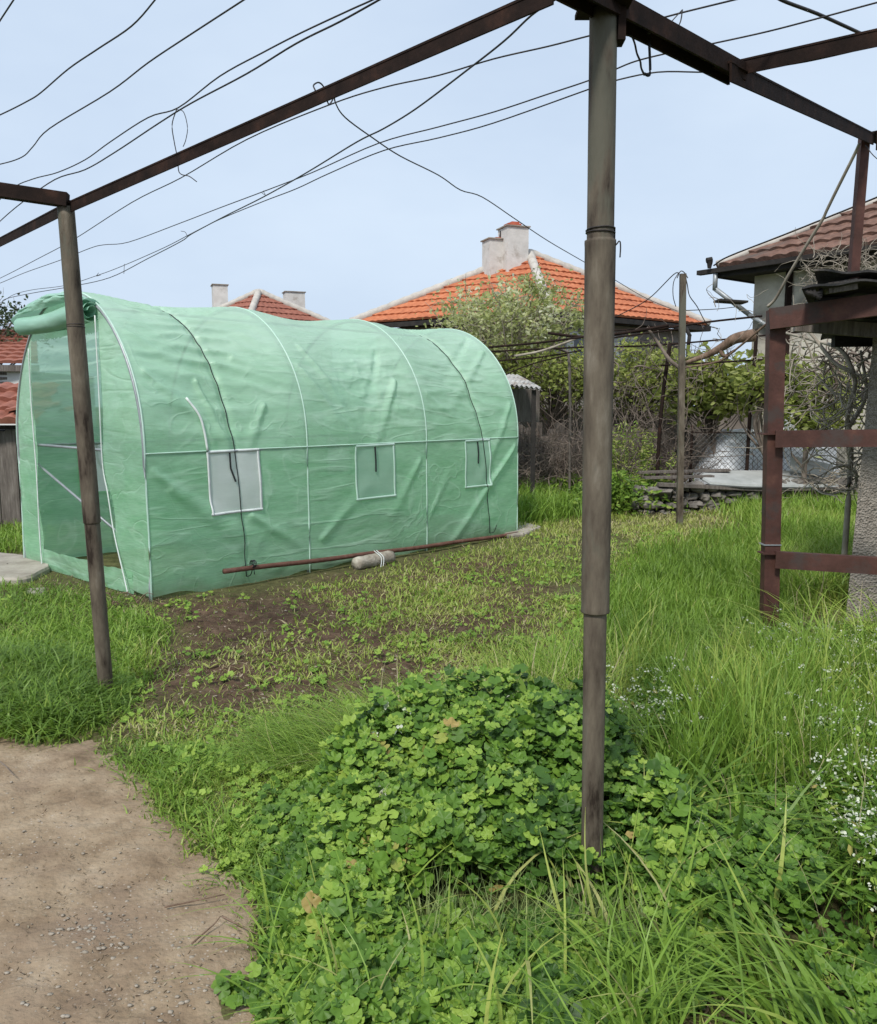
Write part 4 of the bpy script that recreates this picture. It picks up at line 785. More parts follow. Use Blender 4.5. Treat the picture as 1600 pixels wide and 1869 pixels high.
# leafless shrubs
def bareshrub(name, lab, c, n_, ln, mat, seed, spread=.3, up=1.0, r0=.012, levels=2, cat='shrub', wob=.22, grav=0, twig=.006):
    r_ = np.random.default_rng(seed); mb = MB()
    for k in range(n_):
        st = np.asarray(c) + [r_.normal() * spread, r_.normal() * spread * .5, 0]; d = [r_.normal() * .5, r_.normal() * .4, up]
        p = wander(st, d, ln * (.6 + .6 * r_.random()), 9, wob, r_, grav); mb.tube(p, np.linspace(r0, r0 * .3, len(p)), 5, caps=False)
        for j in range(5):
            q = wander(p[2 + j], r_.normal(size=3) + [0, 0, .4 * up], ln * .4 * (.5 + r_.random()), 7, wob * 1.5, r_, grav); mb.tube(q, np.linspace(r0 * .45, twig * .5, len(q)), 4, caps=False)
            if levels > 2:
                for m_ in range(3):
                    s2 = wander(q[1 + 2 * m_], r_.normal(size=3), ln * .22, 5, wob * 2, r_, grav); mb.tube(s2, np.linspace(twig * .7, twig * .4, len(s2)), 3, caps=False)
    return tag(mb.build(name, M[mat], loc=c), lab, cat)
bareshrub('bare_shrub', 'leafless grey shrub between the tall post and the leaning prop', (*P(1165, 850, 12.6)[:2], 0), 15, 2.2, 'brush', 21, .35, levels=3)
bareshrub('bare_shrub', 'dense dry brushwood beside the far end of the tunnel', (*P(1000, 850, 13.3)[:2], 0), 60, 1.6, 'brush', 22, .55, levels=3)
bareshrub('bare_shrub', 'dry twiggy shrub just behind the thin garden post', (*P(1215, 850, 12.9)[:2], 0), 18, 2.1, 'brush', 23, .25, levels=3)
# pale dry climber mass between stand and wall
def tangle(name, lab, px0, px1, py0, py1, Y0, Y1, n_, ln, mat, seed, r0=.006, cat='vine', grav=-.02, up=.2):
    r_ = np.random.default_rng(seed); mb = MB()
    for k in range(n_):
        st = P(px0 + (px1 - px0) * r_.random(), py0 + (py1 - py0) * r_.random(), Y0 + (Y1 - Y0) * r_.random())
        p = wander(st, r_.normal(size=3) + [0, 0, up], ln * (.4 + r_.random()), 10, .35, r_, grav); p = smoothpath(p, 2); mb.tube(p, np.linspace(r0 * (.5 + r_.random()), r0 * .4, len(p)), 4, caps=False)
    c_ = P((px0 + px1) / 2, (py0 + py1) / 2, (Y0 + Y1) / 2); return tag(mb.build(name, M[mat], loc=c_, smooth=True), lab, cat)
tangle('dry_climber', 'tangle of pale leafless vines behind the rusty stand', 1430, 1560, 620, 740, 6.6, 7.6, 52, .7, 'palevine', 31, .0065)
tangle('dry_climber', 'pale dry vines hanging down beside the roughcast wall', 1530, 1568, 650, 900, 6.0, 6.6, 70, .6, 'palevine', 32, .006)
tangle('dry_climber', 'pale thin climber spread over the wall of the brown roofed house', 1470, 1610, 462, 540, 10.6, 11.0, 150, .5, 'palevine', 33, .005)
tangle('dry_climber', 'dark matted vine stems in the corner behind the stand', 1500, 1590, 640, 720, 6.9, 7.6, 50, .6, 'brush', 34, .009)
tangle('dry_climber', 'loose thin vines round the corner of the plastered house', 1300, 1420, 540, 640, 9.8, 10.8, 12, .8, 'palevine', 35, .005)
tangle('dry_climber', 'wiry brown vines hanging over the arbour rods', 1120, 1330, 640, 720, 12.0, 12.9, 45, .8, 'brush', 37, .008)
mb = MB()                                                     # thick crooked vine trunk by the wall
for pts, r_ in (([P(1545, 920, 6.4) * [1, 1, 0], P(1552, 840, 6.4), P(1546, 760, 6.4), P(1560, 690, 6.4), P(1520, 660, 6.5), P(1470, 600, 6.7), P(1430, 590, 7.2)], (.024, .010)), ([P(1560, 690, 6.4), P(1535, 640, 6.5), P(1480, 620, 6.9), P(1400, 600, 7.6)], (.02, .008)), ([P(1548, 780, 6.4), P(1580, 720, 6.5), P(1570, 640, 6.6)], (.02, .01))):
    q = smoothpath(pts, 6); mb.tube(q, np.linspace(r_[0], r_[1], len(q)), 8)
tag(mb.build('climbing_vine', M['palevine'], loc=P(1545, 920, 6.4) * [1, 1, 0], smooth=True), 'crooked dark vine trunk climbing beside the roughcast wall', 'vine')

# ------------------------------------------------------------ arbour of rods, posts
ar = thing('arbour', 'low arbour of thin dark rods and posts behind the tunnel', 'arbour', (*P(1215, 870, 12)[:2], 0))
def rod(pts, r_, mat='darkrust', parent=ar, nm='rod'): MB().tube(smoothpath(pts, 5), r_, 6).build(nm, M[mat], parent, smooth=True)
rod([P(892, 634, 11.6), P(980, 626, 11.6), P(1060, 616, 11.6), P(1175, 604, 11.7), P(1290, 588, 11.8), P(1390, 577, 11.9)], .016)
rod([P(890, 642, 12.4), P(1060, 634, 12.4), P(1200, 630, 12.4), P(1400, 612, 12.4), P(1560, 596, 12.4)], .014)
rod([P(1000, 608, 12), P(1060, 615, 12), P(1110, 612, 11.7), P(1220, 594, 11.6)], .022)
rod([P(1115, 617, 12.2), P(1245, 600, 12.2)], .013); rod([P(1115, 604, 12.4), P(1260, 593, 12.6)], .012)
rod([P(1205, 667, 12), P(1300, 662, 12), P(1420, 655, 12), P(1530, 650, 12)], .015)
rod([P(890, 660, 12.2), P(985, 652, 12.2), P(1060, 640, 12.3)], .012)
rod([P(1040, 870, 12.6) * [1, 1, 0], P(1040, 760, 12.6), P(1038, 655, 12.6), P(1028, 640, 12.6), P(1005, 634, 12.4)], .022, 'plank', nm='post')
rod([P(890, 700, 12), P(960, 668, 12), P(1035, 648, 12.5)], .01)
rod([P(1198, 880, 12.1) * [1, 1, 0] + [0, 0, .3], P(1204, 780, 12.1), P(1212, 700, 12.1), P(1223, 626, 12.1)], .028, nm='post')
rod([P(1362, 858, 12.0) * [1, 1, 0] + [0, 0, .2], P(1368, 760, 12), P(1378, 640, 12), P(1380, 600, 12)], .026, nm='post')
def single(nm, pts, r_, mat, lab, cat, n_=8, k=5):
    q = smoothpath(pts, k); mb = MB(); mb.tube(q, np.linspace(r_[0], r_[1], len(q)), n_); return tag(mb.build(nm, M[mat], loc=pts[0], smooth=True), lab, cat)
gpY = H(1240, 963)[1]; p0 = H(1240, 963); p1 = P(1246, 500, gpY)
mb = MB(); mb.beam([p0[0], p0[1], -.1], p1, .07, .06, up=(0, 1, 0)); tp = thing('garden_post', 'slim square rusty post standing alone before the stone wall', 'post', (p0[0], p0[1], 0)); mb.build('post', M['pole'], tp)
mb = MB(); mb.tube(smoothpath([p1 - [.07, 0, .05], p1 + [-.03, 0, .03], p1 + [.02, 0, .01], p1 + [.06, 0, -.05]], 5), .006, 5); mb.build('wire_tie', M['wire'], tp)
wire('wire', [(1240, 498), (1228, 502), (1190, 540), (1160, 560), (1115, 582)], 'thin wire slanting down left from the top of the thin post', .006, depth=(gpY, 11.5))
wire('wire', [(1238, 498), (1229, 515), (1228, 540), (1233, 560)], 'thin loop of wire drooping left of the thin post head', .005, depth=(gpY, gpY))
wire('wire', [(1250, 502), (1254, 520), (1258, 540), (1272, 560), (1290, 592), (1310, 600)], 'thin wire drooping right from the thin post head', .006, depth=(gpY, 11.2))
wire('wire', [(1248, 567), (1310, 564), (1345, 560)], 'thin level wire from the thin post to the plastered house', .006, depth=(gpY, 13.2))
single('branch', [P(1252, 662, 11.3), P(1290, 648, 11.2), P(1320, 632, 11.1), P(1342, 618, 11.0), P(1375, 612, 11)], (.025, .085), 'bark', 'thick peeling brown branch lying across the arbour rods', 'branch', 10)
single('branch', [P(1340, 640, 11.2), P(1322, 650, 11.1), P(1315, 640, 11.1), P(1322, 625, 11.1)], (.02, .03), 'bark', 'short curled stub under the thick peeling branch', 'branch', 8)
single('branch', [P(1180, 598, 11.7), P(1200, 625, 11.7), P(1220, 655, 11.6), P(1240, 672, 11.6)], (.02, .028), 'brush', 'crooked dark branch slanting down to the thin post', 'branch', 8)
single('branch', [P(1245, 672, 11.2), P(1310, 660, 11.1), P(1340, 640, 10.9), P(1400, 590, 10.5), P(1425, 570, 10)], (.012, .014), 'bark', 'long thin brown branch rising right from the thin post to the stand', 'branch', 6)
single('branch', [P(940, 650, 12.0), P(990, 640, 12), P(1060, 615, 12)], (.02, .016), 'palevine', 'pale bare branch above the far end of the tunnel', 'branch', 6)

# hutch with pale sheet roof
hu = thing('hutch', 'small hutch with a pale sheet roof behind the far end of the tunnel', 'hutch', (*P(960, 850, 12.4)[:2], 0))
c0, c1 = P(905, 700, 12.0), P(990, 709, 12.0); U, V = np.meshgrid(np.linspace(0, 1, 60), np.linspace(0, 1, 8), indexing='ij')
g = c0 + (c1 - c0) * U[..., None] + np.array([-.25, 1.0, .22]) * V[..., None] + np.array([0, 0, 1.]) * (.014 * np.sin(U * 60))[..., None]; mb = MB(); mb.grid(g); mb.grid((g - [0, 0, .02])[::-1]); mb.build('roof', M['tin'], hu)
for xx in (912, 974): mb = MB(); q = P(xx, 712, 12.1); mb.beam(q, q * [1, 1, 0], .06, .06, up=(0, 1, 0)); mb.build('post', M['dark'], hu)
mb = MB(); mb.box(P(930, 740, 12.9), (.9, .05, .5)); mb.build('back_wall', M['plank'], hu)

# ------------------------------------------------------------ fences
def plankfence(name, lab, pxa, pxb, Ya, Yb, h0, h1, mat='plank', gap=.004, wmin=.07, wmax=.13, group=None):
    a_ = P(pxa, 850, Ya) * [1, 1, 0]; b_ = P(pxb, 850, Yb) * [1, 1, 0]; d = norm(b_ - a_); Ln = np.linalg.norm(b_ - a_); ro = thing(name, lab, 'fence', (a_ + b_) / 2, group); nn = np.array([-d[1], d[0], 0])
    mb = MB(); x = 0
    while x < Ln:
        w_ = wmin + (wmax - wmin) * random.random(); h_ = h0 + (h1 - h0) * random.random(); tl = random.uniform(-.03, .03)
        p = a_ + d * (x + w_ / 2) + nn * random.uniform(-.01, .01); mb.beam(p - [0, 0, .1], p + d * tl * h_ + [0, 0, h_], .02, w_ - gap, up=d); x += w_
    mb.build('planks', M[mat], ro); mb = MB(); mb.beam(a_ + [0, .04, h0 * .75], b_ + [0, .04, h0 * .75], .04, .06); mb.build('rail', M['dark'], ro); return ro
plankfence('plank_fence', 'dark weathered paling fence behind the far end of the tunnel', 930, 1110, 13.7, 14.0, .95, 1.25)
plankfence('plank_fence', 'grey paling fence behind the bare shrubs', 1110, 1265, 14.0, 13.6, 1.0, 1.15)
a_ = P(1150, 850, 14.8); mb = MB(); mb.box((P(1230, 800, 14.9)[0], 14.9, .72), (5.4, .12, 1.45)); tag(mb.build('garden_wall', M['housebrown'], loc=(P(1230, 800, 14.9)[0], 14.9, 0)), 'grey brown rendered wall behind the wire fence', 'wall')
# more distant screen of hedge so that no bare horizon shows
# chain link fence
cf = thing('wire_fence', 'chain link wire fence standing along the top of the stone wall', 'fence', (*P(1400, 860, 12.5)[:2], .3))
x0, x1 = P(1262, 800, 12.5)[0], P(1570, 800, 12.5)[0]; zt, zb = P(1400, 789, 12.5)[2], P(1400, 868, 12.5)[2]; mb = MB(); st = .085; hgt = zt - zb
for sgn in (1, -1):
    xs = x0 - hgt
    while xs < x1 + hgt:
        a_ = np.array([xs, 12.5, zb]); b_ = np.array([xs + hgt * sgn, 12.5 + .004 * sgn, zt]) if True else 0
        t0, t1 = 0, 1
        for lim in (x0, x1):
            if abs(b_[0] - a_[0]) > 1e-6:
                tt_ = (lim - a_[0]) / (b_[0] - a_[0])
                if (lim == x0 and sgn > 0) or (lim == x1 and sgn < 0): t0 = max(t0, tt_)
                else: t1 = min(t1, tt_)
        if t1 > t0 + .02: mb.tube([a_ + (b_ - a_) * t0, a_ + (b_ - a_) * t1], .0032, 4, caps=False)
        xs += st
mb.build('mesh', M['metalfence'], cf); rod([(x0, 12.5, zt), ((x0 + x1) / 2, 12.5, zt - .01), (x1, 12.5, zt + .02)], .010, 'darkrust', cf, 'top_rail')
for xx in (x0, x1): rod([(xx, 12.5, zb - .2), (xx, 12.5, zt + .1)], .02, 'darkrust', cf, 'post')
# white plastic covered heap
U, V = np.meshgrid(np.linspace(0, 1, 70), np.linspace(0, 1, 40), indexing='ij')
x0, x1 = P(1275, 860, 12.7)[0], P(1585, 860, 13.2)[0]; xx = x0 + (x1 - x0) * U; yy = 12.62 + 1.3 * V; prof = sst(0, .2, U) * (1 - .35 * sst(.55, 1, U)) * np.sin(np.clip(V, 0, 1) * math.pi) ** .5
zz = .25 + prof * .88 + .12 * (fbm(U * 9, V * 5, 161) - .5) * prof + .04 * (fbm(U * 30, V * 16, 162) - .5); tag(MB().grid(np.stack([xx, yy, zz], -1)).build('plastic_sheet', M['plastic'], loc=((x0 + x1) / 2, 13.6, 0), smooth=True), 'heap covered with white plastic sheeting behind the wire fence', 'plastic sheet')
# dark blue thing hung in the tree, white patches further back
mb = MB(); c = P(1270, 700, 13.9); U, V = np.meshgrid(np.linspace(-1, 1, 20), np.linspace(-1, 1, 20), indexing='ij'); g = np.stack([c[0] + U * .3 + V * .1, c[1] + .06 * np.sin(U * 5 + V * 3), c[2] + V * .22 + U * .12 + .05 * np.sin(U * 6)], -1); mb.grid(g); mb.grid((g + [0, .02, 0])[::-1])
M['navy'] = surf('navy_cloth', [(.3, (.01, .014, .03)), (.7, (.03, .04, .08))], 6, .8, .3); tag(mb.build('cloth', M['navy'], loc=c, smooth=True), 'dark blue cloth hanging among the leaves right of the thin post', 'cloth')
mb = MB(); c = P(1492, 730, 12.75); mb.box((c[0], 12.75, .85), (.95, .04, 1.5)); tag(mb.build('white_board', M['plastic'], loc=(c[0], 12.75, 0)), 'white board glimpsed through leaves behind the rusty stand', 'board')

# stone wall with boards
sw = thing('stone_wall', 'low dry stone wall of rough grey rubble under boards and slabs', 'stone wall', (*H(1330, 942)[:2], 0))
mb = MB(); r_ = np.random.default_rng(41)
YW = H(1300, 944)[1]
xa, xb_ = P(1150, 900, YW + .1)[0], P(1560, 900, YW + .1)[0]; z = .0
for row in range(4):
    x = xa + r_.random() * .1
    while x < xb_:
        w_ = .08 + .26 * r_.random() ** 1.5; hh = .06 + .05 * r_.random(); k = sst(0, 1, np.array((x - xa) / (xb_ - xa))); zc = .05 + row * .105 + r_.normal() * .008 + .1 * float(k)
        rock(mb, (x + w_ / 2, YW + .12 + r_.normal() * .025, zc), (w_ * .56, .15, hh * .75), int(r_.integers(1000)), tone=r_.random(), sub=12); x += w_ * .98
mb.build('stones', M['stone'], sw)
mb = MB(); mb.box(((xa + xb_) / 2, YW + .62, .18), (xb_ - xa, .8, .34)); mb.build('earth_core', gm, sw)
ztp = .58
q = [P(1288, 862, YW + .6), P(1276, 872, YW + .25), P(1296, 884, YW - .06), P(1360, 888, YW - .1), P(1430, 889, YW - .1), P(1530, 890, YW - .05), P(1540, 866, YW + .6), P(1420, 862, YW + .7)]; q = np.array(q); cq = q.mean(0)
mb = MB(); mb.add(np.vstack([q, q + (cq - q) * .02 + [0, 0, .03], cq + [0, 0, .034], q - [0, 0, .012], cq - [0, 0, .012]]), [(i_, (i_ + 1) % 8, 8 + (i_ + 1) % 8, 8 + i_) for i_ in range(8)] + [(8 + i_, 8 + (i_ + 1) % 8, 16) for i_ in range(8)] + [(17 + i_, 25, 17 + (i_ + 1) % 8) for i_ in range(8)])
tag(mb.build('slate_slab', M['slate'], loc=cq), 'broad pale grey slab lying on top of the stone wall', 'slab')
for i, (pa_, pb_, lab, w_) in enumerate([((1165, 862, YW + .5), (1330, 858, YW + .5), 'long weathered board behind on the stone wall', .12), ((1175, 872, YW + .2), (1300, 869, YW + .25), 'splintered board at the front left of the stone wall top', .1), ((1200, 884, YW - .0), (1400, 893, YW - .0), 'grey sleeper along the front edge of the stone wall', .12), ((1400, 893, YW), (1560, 890, YW), 'grey plank under the slab behind the rusty stand', .1)]):
    mb = MB(); mb.beam(P(*pa_), P(*pb_), .14, w_ * .38 if i > 1 else .03); tag(mb.build('board', M['plank'], loc=P(*pa_)), lab, 'board')
mb = MB(); mb.beam(P(1442, 845, YW + .5), P(1520, 862, YW + .35), .35, .03, up=(0, -.6, 1)); tag(mb.build('tilted_board', M['slate'], loc=P(1480, 850, YW + .4)), 'tilted whitish panel on the wall behind the rusty stand', 'panel')
tangle('dry_climber', 'dry bramble stems trailing over the slab end', 1460, 1550, 860, 900, YW - .3, YW + .3, 60, .6, 'palevine', 38, .007)
mb = MB(); c0 = P(1310, 700, 20)

# ------------------------------------------------------------ ground vegetation
def scatter(poly, n_, seed, noise=None, ymax=2600):
    """foot points inside a patch of ground; the patch outline is given by where its corners are seen"""
    r_ = np.random.default_rng(seed); poly = np.array(poly, float); x0, y0 = poly.min(0); x1, y1 = poly.max(0)
    px = x0 + (x1 - x0) * r_.random(n_ * 3); py = y0 + (y1 - y0) * r_.random(n_ * 3); k = inpoly(poly, px, py); px, py = px[k][:n_], py[k][:n_]
    v = -(py - CY) / FPX; dz = -sT + v * cT; t_ = -EYE / dz; x = (px - CX) / FPX * t_; y = (cT + v * sT) * t_
    if noise is not None:
        k = noise(x, y) > r_.random(len(x)); x, y = x[k], y[k]
    return x + r_.normal(size=len(x)) * .016 * y, y + r_.normal(size=len(x)) * .016 * y
GA = (A - el * .03 - ew * .03)[:2]
def outside_gh(x, y):
    dx, dy = x - A[0], y - A[1]; s = dx * el[0] + dy * el[1]; t_ = dx * ew[0] + dy * ew[1]; return ~((s > -.02) & (s < LEN + .02) & (t_ > -.02) & (t_ < W + .02))
def blades(mb, x, y, h, w_, tone, bend=.5, lv=3, seed=0, dirx=None, zoff=0):
    r_ = np.random.default_rng(seed); n_ = len(x)
    if n_ == 0: return
    k = outside_gh(x, y); x, y, h, w_, tone = x[k], y[k], h[k], w_[k], tone[k]; n_ = len(x)
    if n_ == 0: return
    z = gz(x, y) + zoff; th = r_.random(n_) * 2 * math.pi; bd = bend * (.3 + 1.1 * r_.random(n_)); dx, dy = np.cos(th), np.sin(th)
    if dirx is not None: dx = dx * .45 + dirx[0]; dy = dy * .45 + dirx[1]; q = np.hypot(dx, dy); dx /= q; dy /= q
    fa = th + math.pi / 2 + r_.normal(size=n_) * .5; sx, sy = np.cos(fa), np.sin(fa); out_ = []
    wob = r_.normal(size=n_) * .08
    for i in range(lv + 1):
        t_ = i / lv; off = bd * h * t_ ** 1.8; up = h * (t_ - .42 * np.minimum(bd, 1.4) * t_ ** 2.6)
        c = np.stack([x + dx * off + sx * wob * h * math.sin(t_ * 3), y + dy * off + sy * wob * h * math.sin(t_ * 3), z + up - .01], 1); ww = w_ * (1 - t_ ** 1.6) * .5 * (.75 + .6 * min(t_ * 3, 1))
        if i < lv: out_ += [c - np.stack([sx * ww, sy * ww, 0 * ww], 1), c + np.stack([sx * ww, sy * ww, 0 * ww], 1)]
        else: out_.append(c)
    nv = 2 * lv + 1; V_ = np.stack(out_, 1).reshape(-1, 3); base = (np.arange(n_) * nv)[:, None]
    tn = np.repeat(np.clip(tone, 0, 1), nv)
    c0 = mb.c; q = np.concatenate([base + np.array([[2 * i, 2 * i + 1, 2 * i + 3, 2 * i + 2]]) for i in range(lv - 1)]); mb.add(V_, q, tn)
    tri = base + np.array([[2 * lv - 2, 2 * lv - 1, 2 * lv]]); mb.l.append((tri + c0).ravel()); mb.n.append(np.full(len(tri), 3)); mb.m.append(np.zeros(len(tri)))
def layer(mb, poly, n_, h0, h1, w0, w1, t0, t1, bend, seed, noise=None, lv=3, dirx=None, hn=1.5):
    x, y = scatter(poly, n_, seed, noise); r_ = np.random.default_rng(seed + 500); m_ = len(x)
    hm = .55 + .9 * fbm(x * hn, y * hn, seed % 97); h = (h0 + (h1 - h0) * r_.random(m_) ** 1.3) * hm; w_ = w0 + (w1 - w0) * r_.random(m_)
    tb = fbm(x * 1.7, y * 1.7, (seed + 5) % 97); tone = t0 + (t1 - t0) * np.clip(.5 * r_.random(m_) + .9 * (tb - .25), 0, 1) + (r_.random(m_) > .955) * .3
    blades(mb, x, y, h, w_, tone, bend, lv, seed, dirx)
nopath = lambda x, y: sst(.06, -.10, pathf(x, y))
patchy = lambda lo, hi, sc, sd_: (lambda x, y: sst(lo, hi, fbm(x * sc, y * sc, sd_)) * nopath(x, y))
MID = [(215, 1100), (480, 1085), (940, 985), (1250, 955), (1300, 1000), (1180, 1200), (900, 1290), (600, 1420), (300, 1420), (190, 1300)]
sg = MB()
# sparse weeds on the soil, denser towards the back
layer(sg, MID, 34000, .025, .08, .004, .009, .45, 1.05, .9, 1001, lambda x, y: sst(.43, .60, fbm(x * 1.6, y * 1.6, 51)) * (1 - .5 * soil(x, y)) * nopath(x, y) * .95 + .02)
layer(sg, MID, 14000, .02, .055, .003, .007, .3, 1.1, 1.1, 1002, lambda x, y: .55 * nopath(x, y))
layer(sg, [(560, 1085), (940, 985), (1330, 945), (1400, 1000), (1080, 1240), (900, 1270), (700, 1180)], 32000, .03, .085, .005, .010, .5, 1.08, .9, 1003, lambda x, y: sst(.36, .55, fbm(x * 1.8, y * 1.8, 52)))
layer(sg, [(470, 1150), (620, 1130), (660, 1230), (500, 1260)], 700, .03, .09, .008, .016, .5, .9, .9, 1004, lambda x, y: sst(.45, .65, fbm(x * 5, y * 5, 53)))
# verge beside the path
layer(sg, [(60, 1310), (330, 1370), (560, 1380), (760, 1400), (740, 1560), (560, 1700), (520, 1800), (470, 1700), (400, 1600), (230, 1430), (120, 1370), (-40, 1360), (-60, 1330)], 30000, .025, .07, .003, .0065, .3, .85, .9, 1005, lambda x, y: nopath(x, y) * (.35 + .65 * sst(.3, .55, fbm(x * 3, y * 3, 54))))
layer(sg, [(200, 1360), (800, 1380), (780, 1620), (560, 1700), (480, 1660), (330, 1500)], 9000, .06, .13, .004, .008, .25, .7, 1.0, 1006, lambda x, y: nopath(x, y) * sst(.35, .6, fbm(x * 2.6, y * 2.6, 55)) * .9)
# few tufts at the edge of the path
layer(sg, [(200, 1390), (500, 1700), (520, 1869), (380, 1720), (120, 1440)], 6000, .015, .045, .003, .005, .5, 1.1, 1.3, 1007, lambda x, y: sst(.5, .7, fbm(x * 5, y * 5, 56)) * .5)
# lush grass at the left
layer(sg, [(-400, 1060), (40, 1075), (200, 1100), (290, 1150), (270, 1230), (180, 1330), (-100, 1340), (-450, 1350)], 30000, .06, .16, .005, .010, .25, .75, 1.0, 1010, lambda x, y: sst(.15, .4, fbm(x * 2, y * 2, 57)), lv=4)
layer(sg, [(-300, 1230), (100, 1220), (200, 1300), (120, 1340), (-300, 1345)], 9000, .12, .24, .006, .013, .15, .55, 1.2, 1011, lv=5)
layer(sg, [(-300, 960), (56, 968), (58, 1012), (-300, 1030)], 6000, .1, .22, .008, .014, .4, .8, .7, 1012, lv=4)
layer(sg, [(0, 1045), (240, 1090), (270, 1140), (60, 1100)], 3500, .02, .08, .003, .007, .3, 1.1, 1.0, 1013, lambda x, y: .5 + 0 * x)
# back lawn and bank
layer(sg, [(940, 965), (1150, 915), (1240, 935), (1400, 940), (1250, 990), (1040, 1010)], 9000, .04, .11, .008, .014, .6, 1.1, .8, 1014, lambda x, y: sst(.35, .55, fbm(x * 1.5, y * 1.5, 58)))
layer(sg, [(800, 840), (1200, 850), (1210, 915), (1100, 935), (940, 965), (940, 905), (800, 900)], 22000, .2, .5, .009, .016, .3, .75, .7, 1015, lambda x, y: sst(.2, .45, fbm(x * 1.2, y * 1.2, 59)), lv=4)
layer(sg, [(-2500, 845), (60, 860), (50, 905), (-2500, 900)], 6000, .15, .4, .01, .02, .3, .8, .7, 1016)
tag(sg.build('short_grass', M['grass']), 'low green grass and weeds over the garden soil', 'grass', kind='stuff')

tg = MB()
MOUND = [H(a_, b_)[:2] for a_, b_ in [(560, 1490), (650, 1430), (800, 1395), (1000, 1380), (1110, 1390), (1200, 1500), (1330, 1600), (1380, 1720), (1300, 1800), (1180, 1900), (1200, 2200), (500, 2200), (490, 1850), (500, 1700), (520, 1590)]]
nomound = lambda x, y: np.where(polydist(MOUND, x, y) > .05, .12, 1.0)
TALL = [(1120, 1010), (1330, 965), (1560, 960), (1800, 1100), (1800, 1700), (1330, 1690), (1240, 1560), (1150, 1400), (1090, 1260)]
bare = lambda x, y: 1 - .0 * x
layer(tg, [(1330, 945), (1560, 935), (1560, 1110), (1430, 1120), (1400, 990)], 13000, .2, .38, .007, .012, .45, .8, .6, 1101, lv=5)
layer(tg, [(1180, 1010), (1420, 960), (1430, 1150), (1420, 1230), (1150, 1240), (1100, 1150)], 24000, .12, .27, .005, .011, .3, .65, .5, 1102, lambda x, y: sst(.2, .5, fbm(x * 1.8, y * 1.8, 62)) * np.where((np.abs(x - 2.0) < .35) & (y > 4.0) & (y < 5.4), .25, 1), lv=4)
layer(tg, [(1180, 1280), (1420, 1200), (1800, 1150), (1900, 1500), (1500, 1560), (1200, 1500)], 16000, .14, .34, .005, .013, .2, .68, .55, 1103, lambda x, y: nomound(x, y) * sst(.25, .5, fbm(x * 2.2, y * 2.2, 63)) * np.where((np.abs(x - 1.95) < .4) & (y > 4.0), .2, 1), lv=6)
layer(tg, [(1250, 1560), (1500, 1520), (1900, 1520), (1900, 1660), (1500, 1660), (1350, 1620)], 1700, .12, .30, .004, .012, .2, .65, .9, 1104, lambda x, y: nomound(x, y) * sst(.3, .6, fbm(x * 3, y * 3, 64)), lv=6)
layer(tg, [(1300, 1800), (1500, 1750), (1900, 1800), (1900, 2300), (1300, 2300)], 1500, .04, .12, .003, .007, .4, 1.1, 1.3, 1105, lv=4)
layer(tg, [(1640, 1150), (3200, 1200), (4200, 2300), (1760, 2300), (1700, 1700)], 9000, .10, .26, .005, .012, .2, .7, .8, 1150, lv=5)
# bent long blades, flattened hay
layer(tg, [(1100, 1420), (1400, 1380), (1700, 1480), (1700, 1640), (1400, 1660), (1200, 1590)], 520, .32, .56, .010, .018, .2, .55, 1.45, 1106, lv=8)
layer(tg, [(1330, 1780), (1420, 1780), (1620, 1980), (1450, 2000)], 90, .22, .4, .008, .014, .3, .6, 1.3, 1107, lv=8, dirx=(-.5, .25))
layer(tg, [(620, 1360), (760, 1330), (800, 1400), (700, 1450)], 700, .2, .45, .003, .006, .35, .95, 1.3, 1108, lv=8, dirx=(-.55, .05))
layer(tg, [(500, 1340), (760, 1320), (720, 1440), (480, 1420)], 2000, .08, .24, .0025, .005, .4, 1.0, 1.5, 1109, lambda x, y: sst(.3, .6, fbm(x * 4, y * 4, 66)), lv=6, dirx=(-.5, -.05))
layer(tg, [(800, 1330), (1080, 1260), (1100, 1420), (1000, 1450), (800, 1430)], 5600, .2, .42, .004, .009, .4, .9, .7, 1110, lv=5)
layer(tg, [(1080, 1780), (1230, 1760), (1240, 2050), (1100, 2060)], 160, .22, .4, .005, .009, .35, .7, .8, 1111, lv=7)
layer(tg, [(480, 1700), (620, 1640), (700, 1900), (480, 1950)], 60, .15, .3, .005, .009, .4, .75, 1.2, 1112, lv=7)
r2 = np.random.default_rng(1140); tx, ty = scatter([(1120, 1260), (1560, 1230), (1750, 1400), (1500, 1560), (1300, 1520)], 130, 1141)
for k_ in range(len(tx)):
    m_ = int(30 + 60 * r2.random()); blades(tg, tx[k_] + r2.normal(size=m_) * .035, ty[k_] + r2.normal(size=m_) * .035, (.2 + .34 * r2.random()) * (.6 + .6 * r2.random(m_)), .004 + .007 * r2.random(m_), (.35 + .3 * r2.random() + .18 * r2.random(m_)), .38, 6, 2000 + k_)
for pl_, n_, a_, b_, sd_ in (([(560, 1460), (1100, 1400), (1300, 1560), (1250, 2000), (520, 2000)], 200, .12, .42, 1120), ([(1080, 1480), (1380, 1450), (1420, 1800), (1100, 1800)], 110, .3, .5, 1121)):
    x_, y_ = scatter(pl_, n_, sd_); r2 = np.random.default_rng(sd_); blades(tg, x_, y_, a_ + (b_ - a_) * r2.random(len(x_)), .004 + .009 * r2.random(len(x_)), .35 + .6 * r2.random(len(x_)), .9, 8, sd_ + 5)
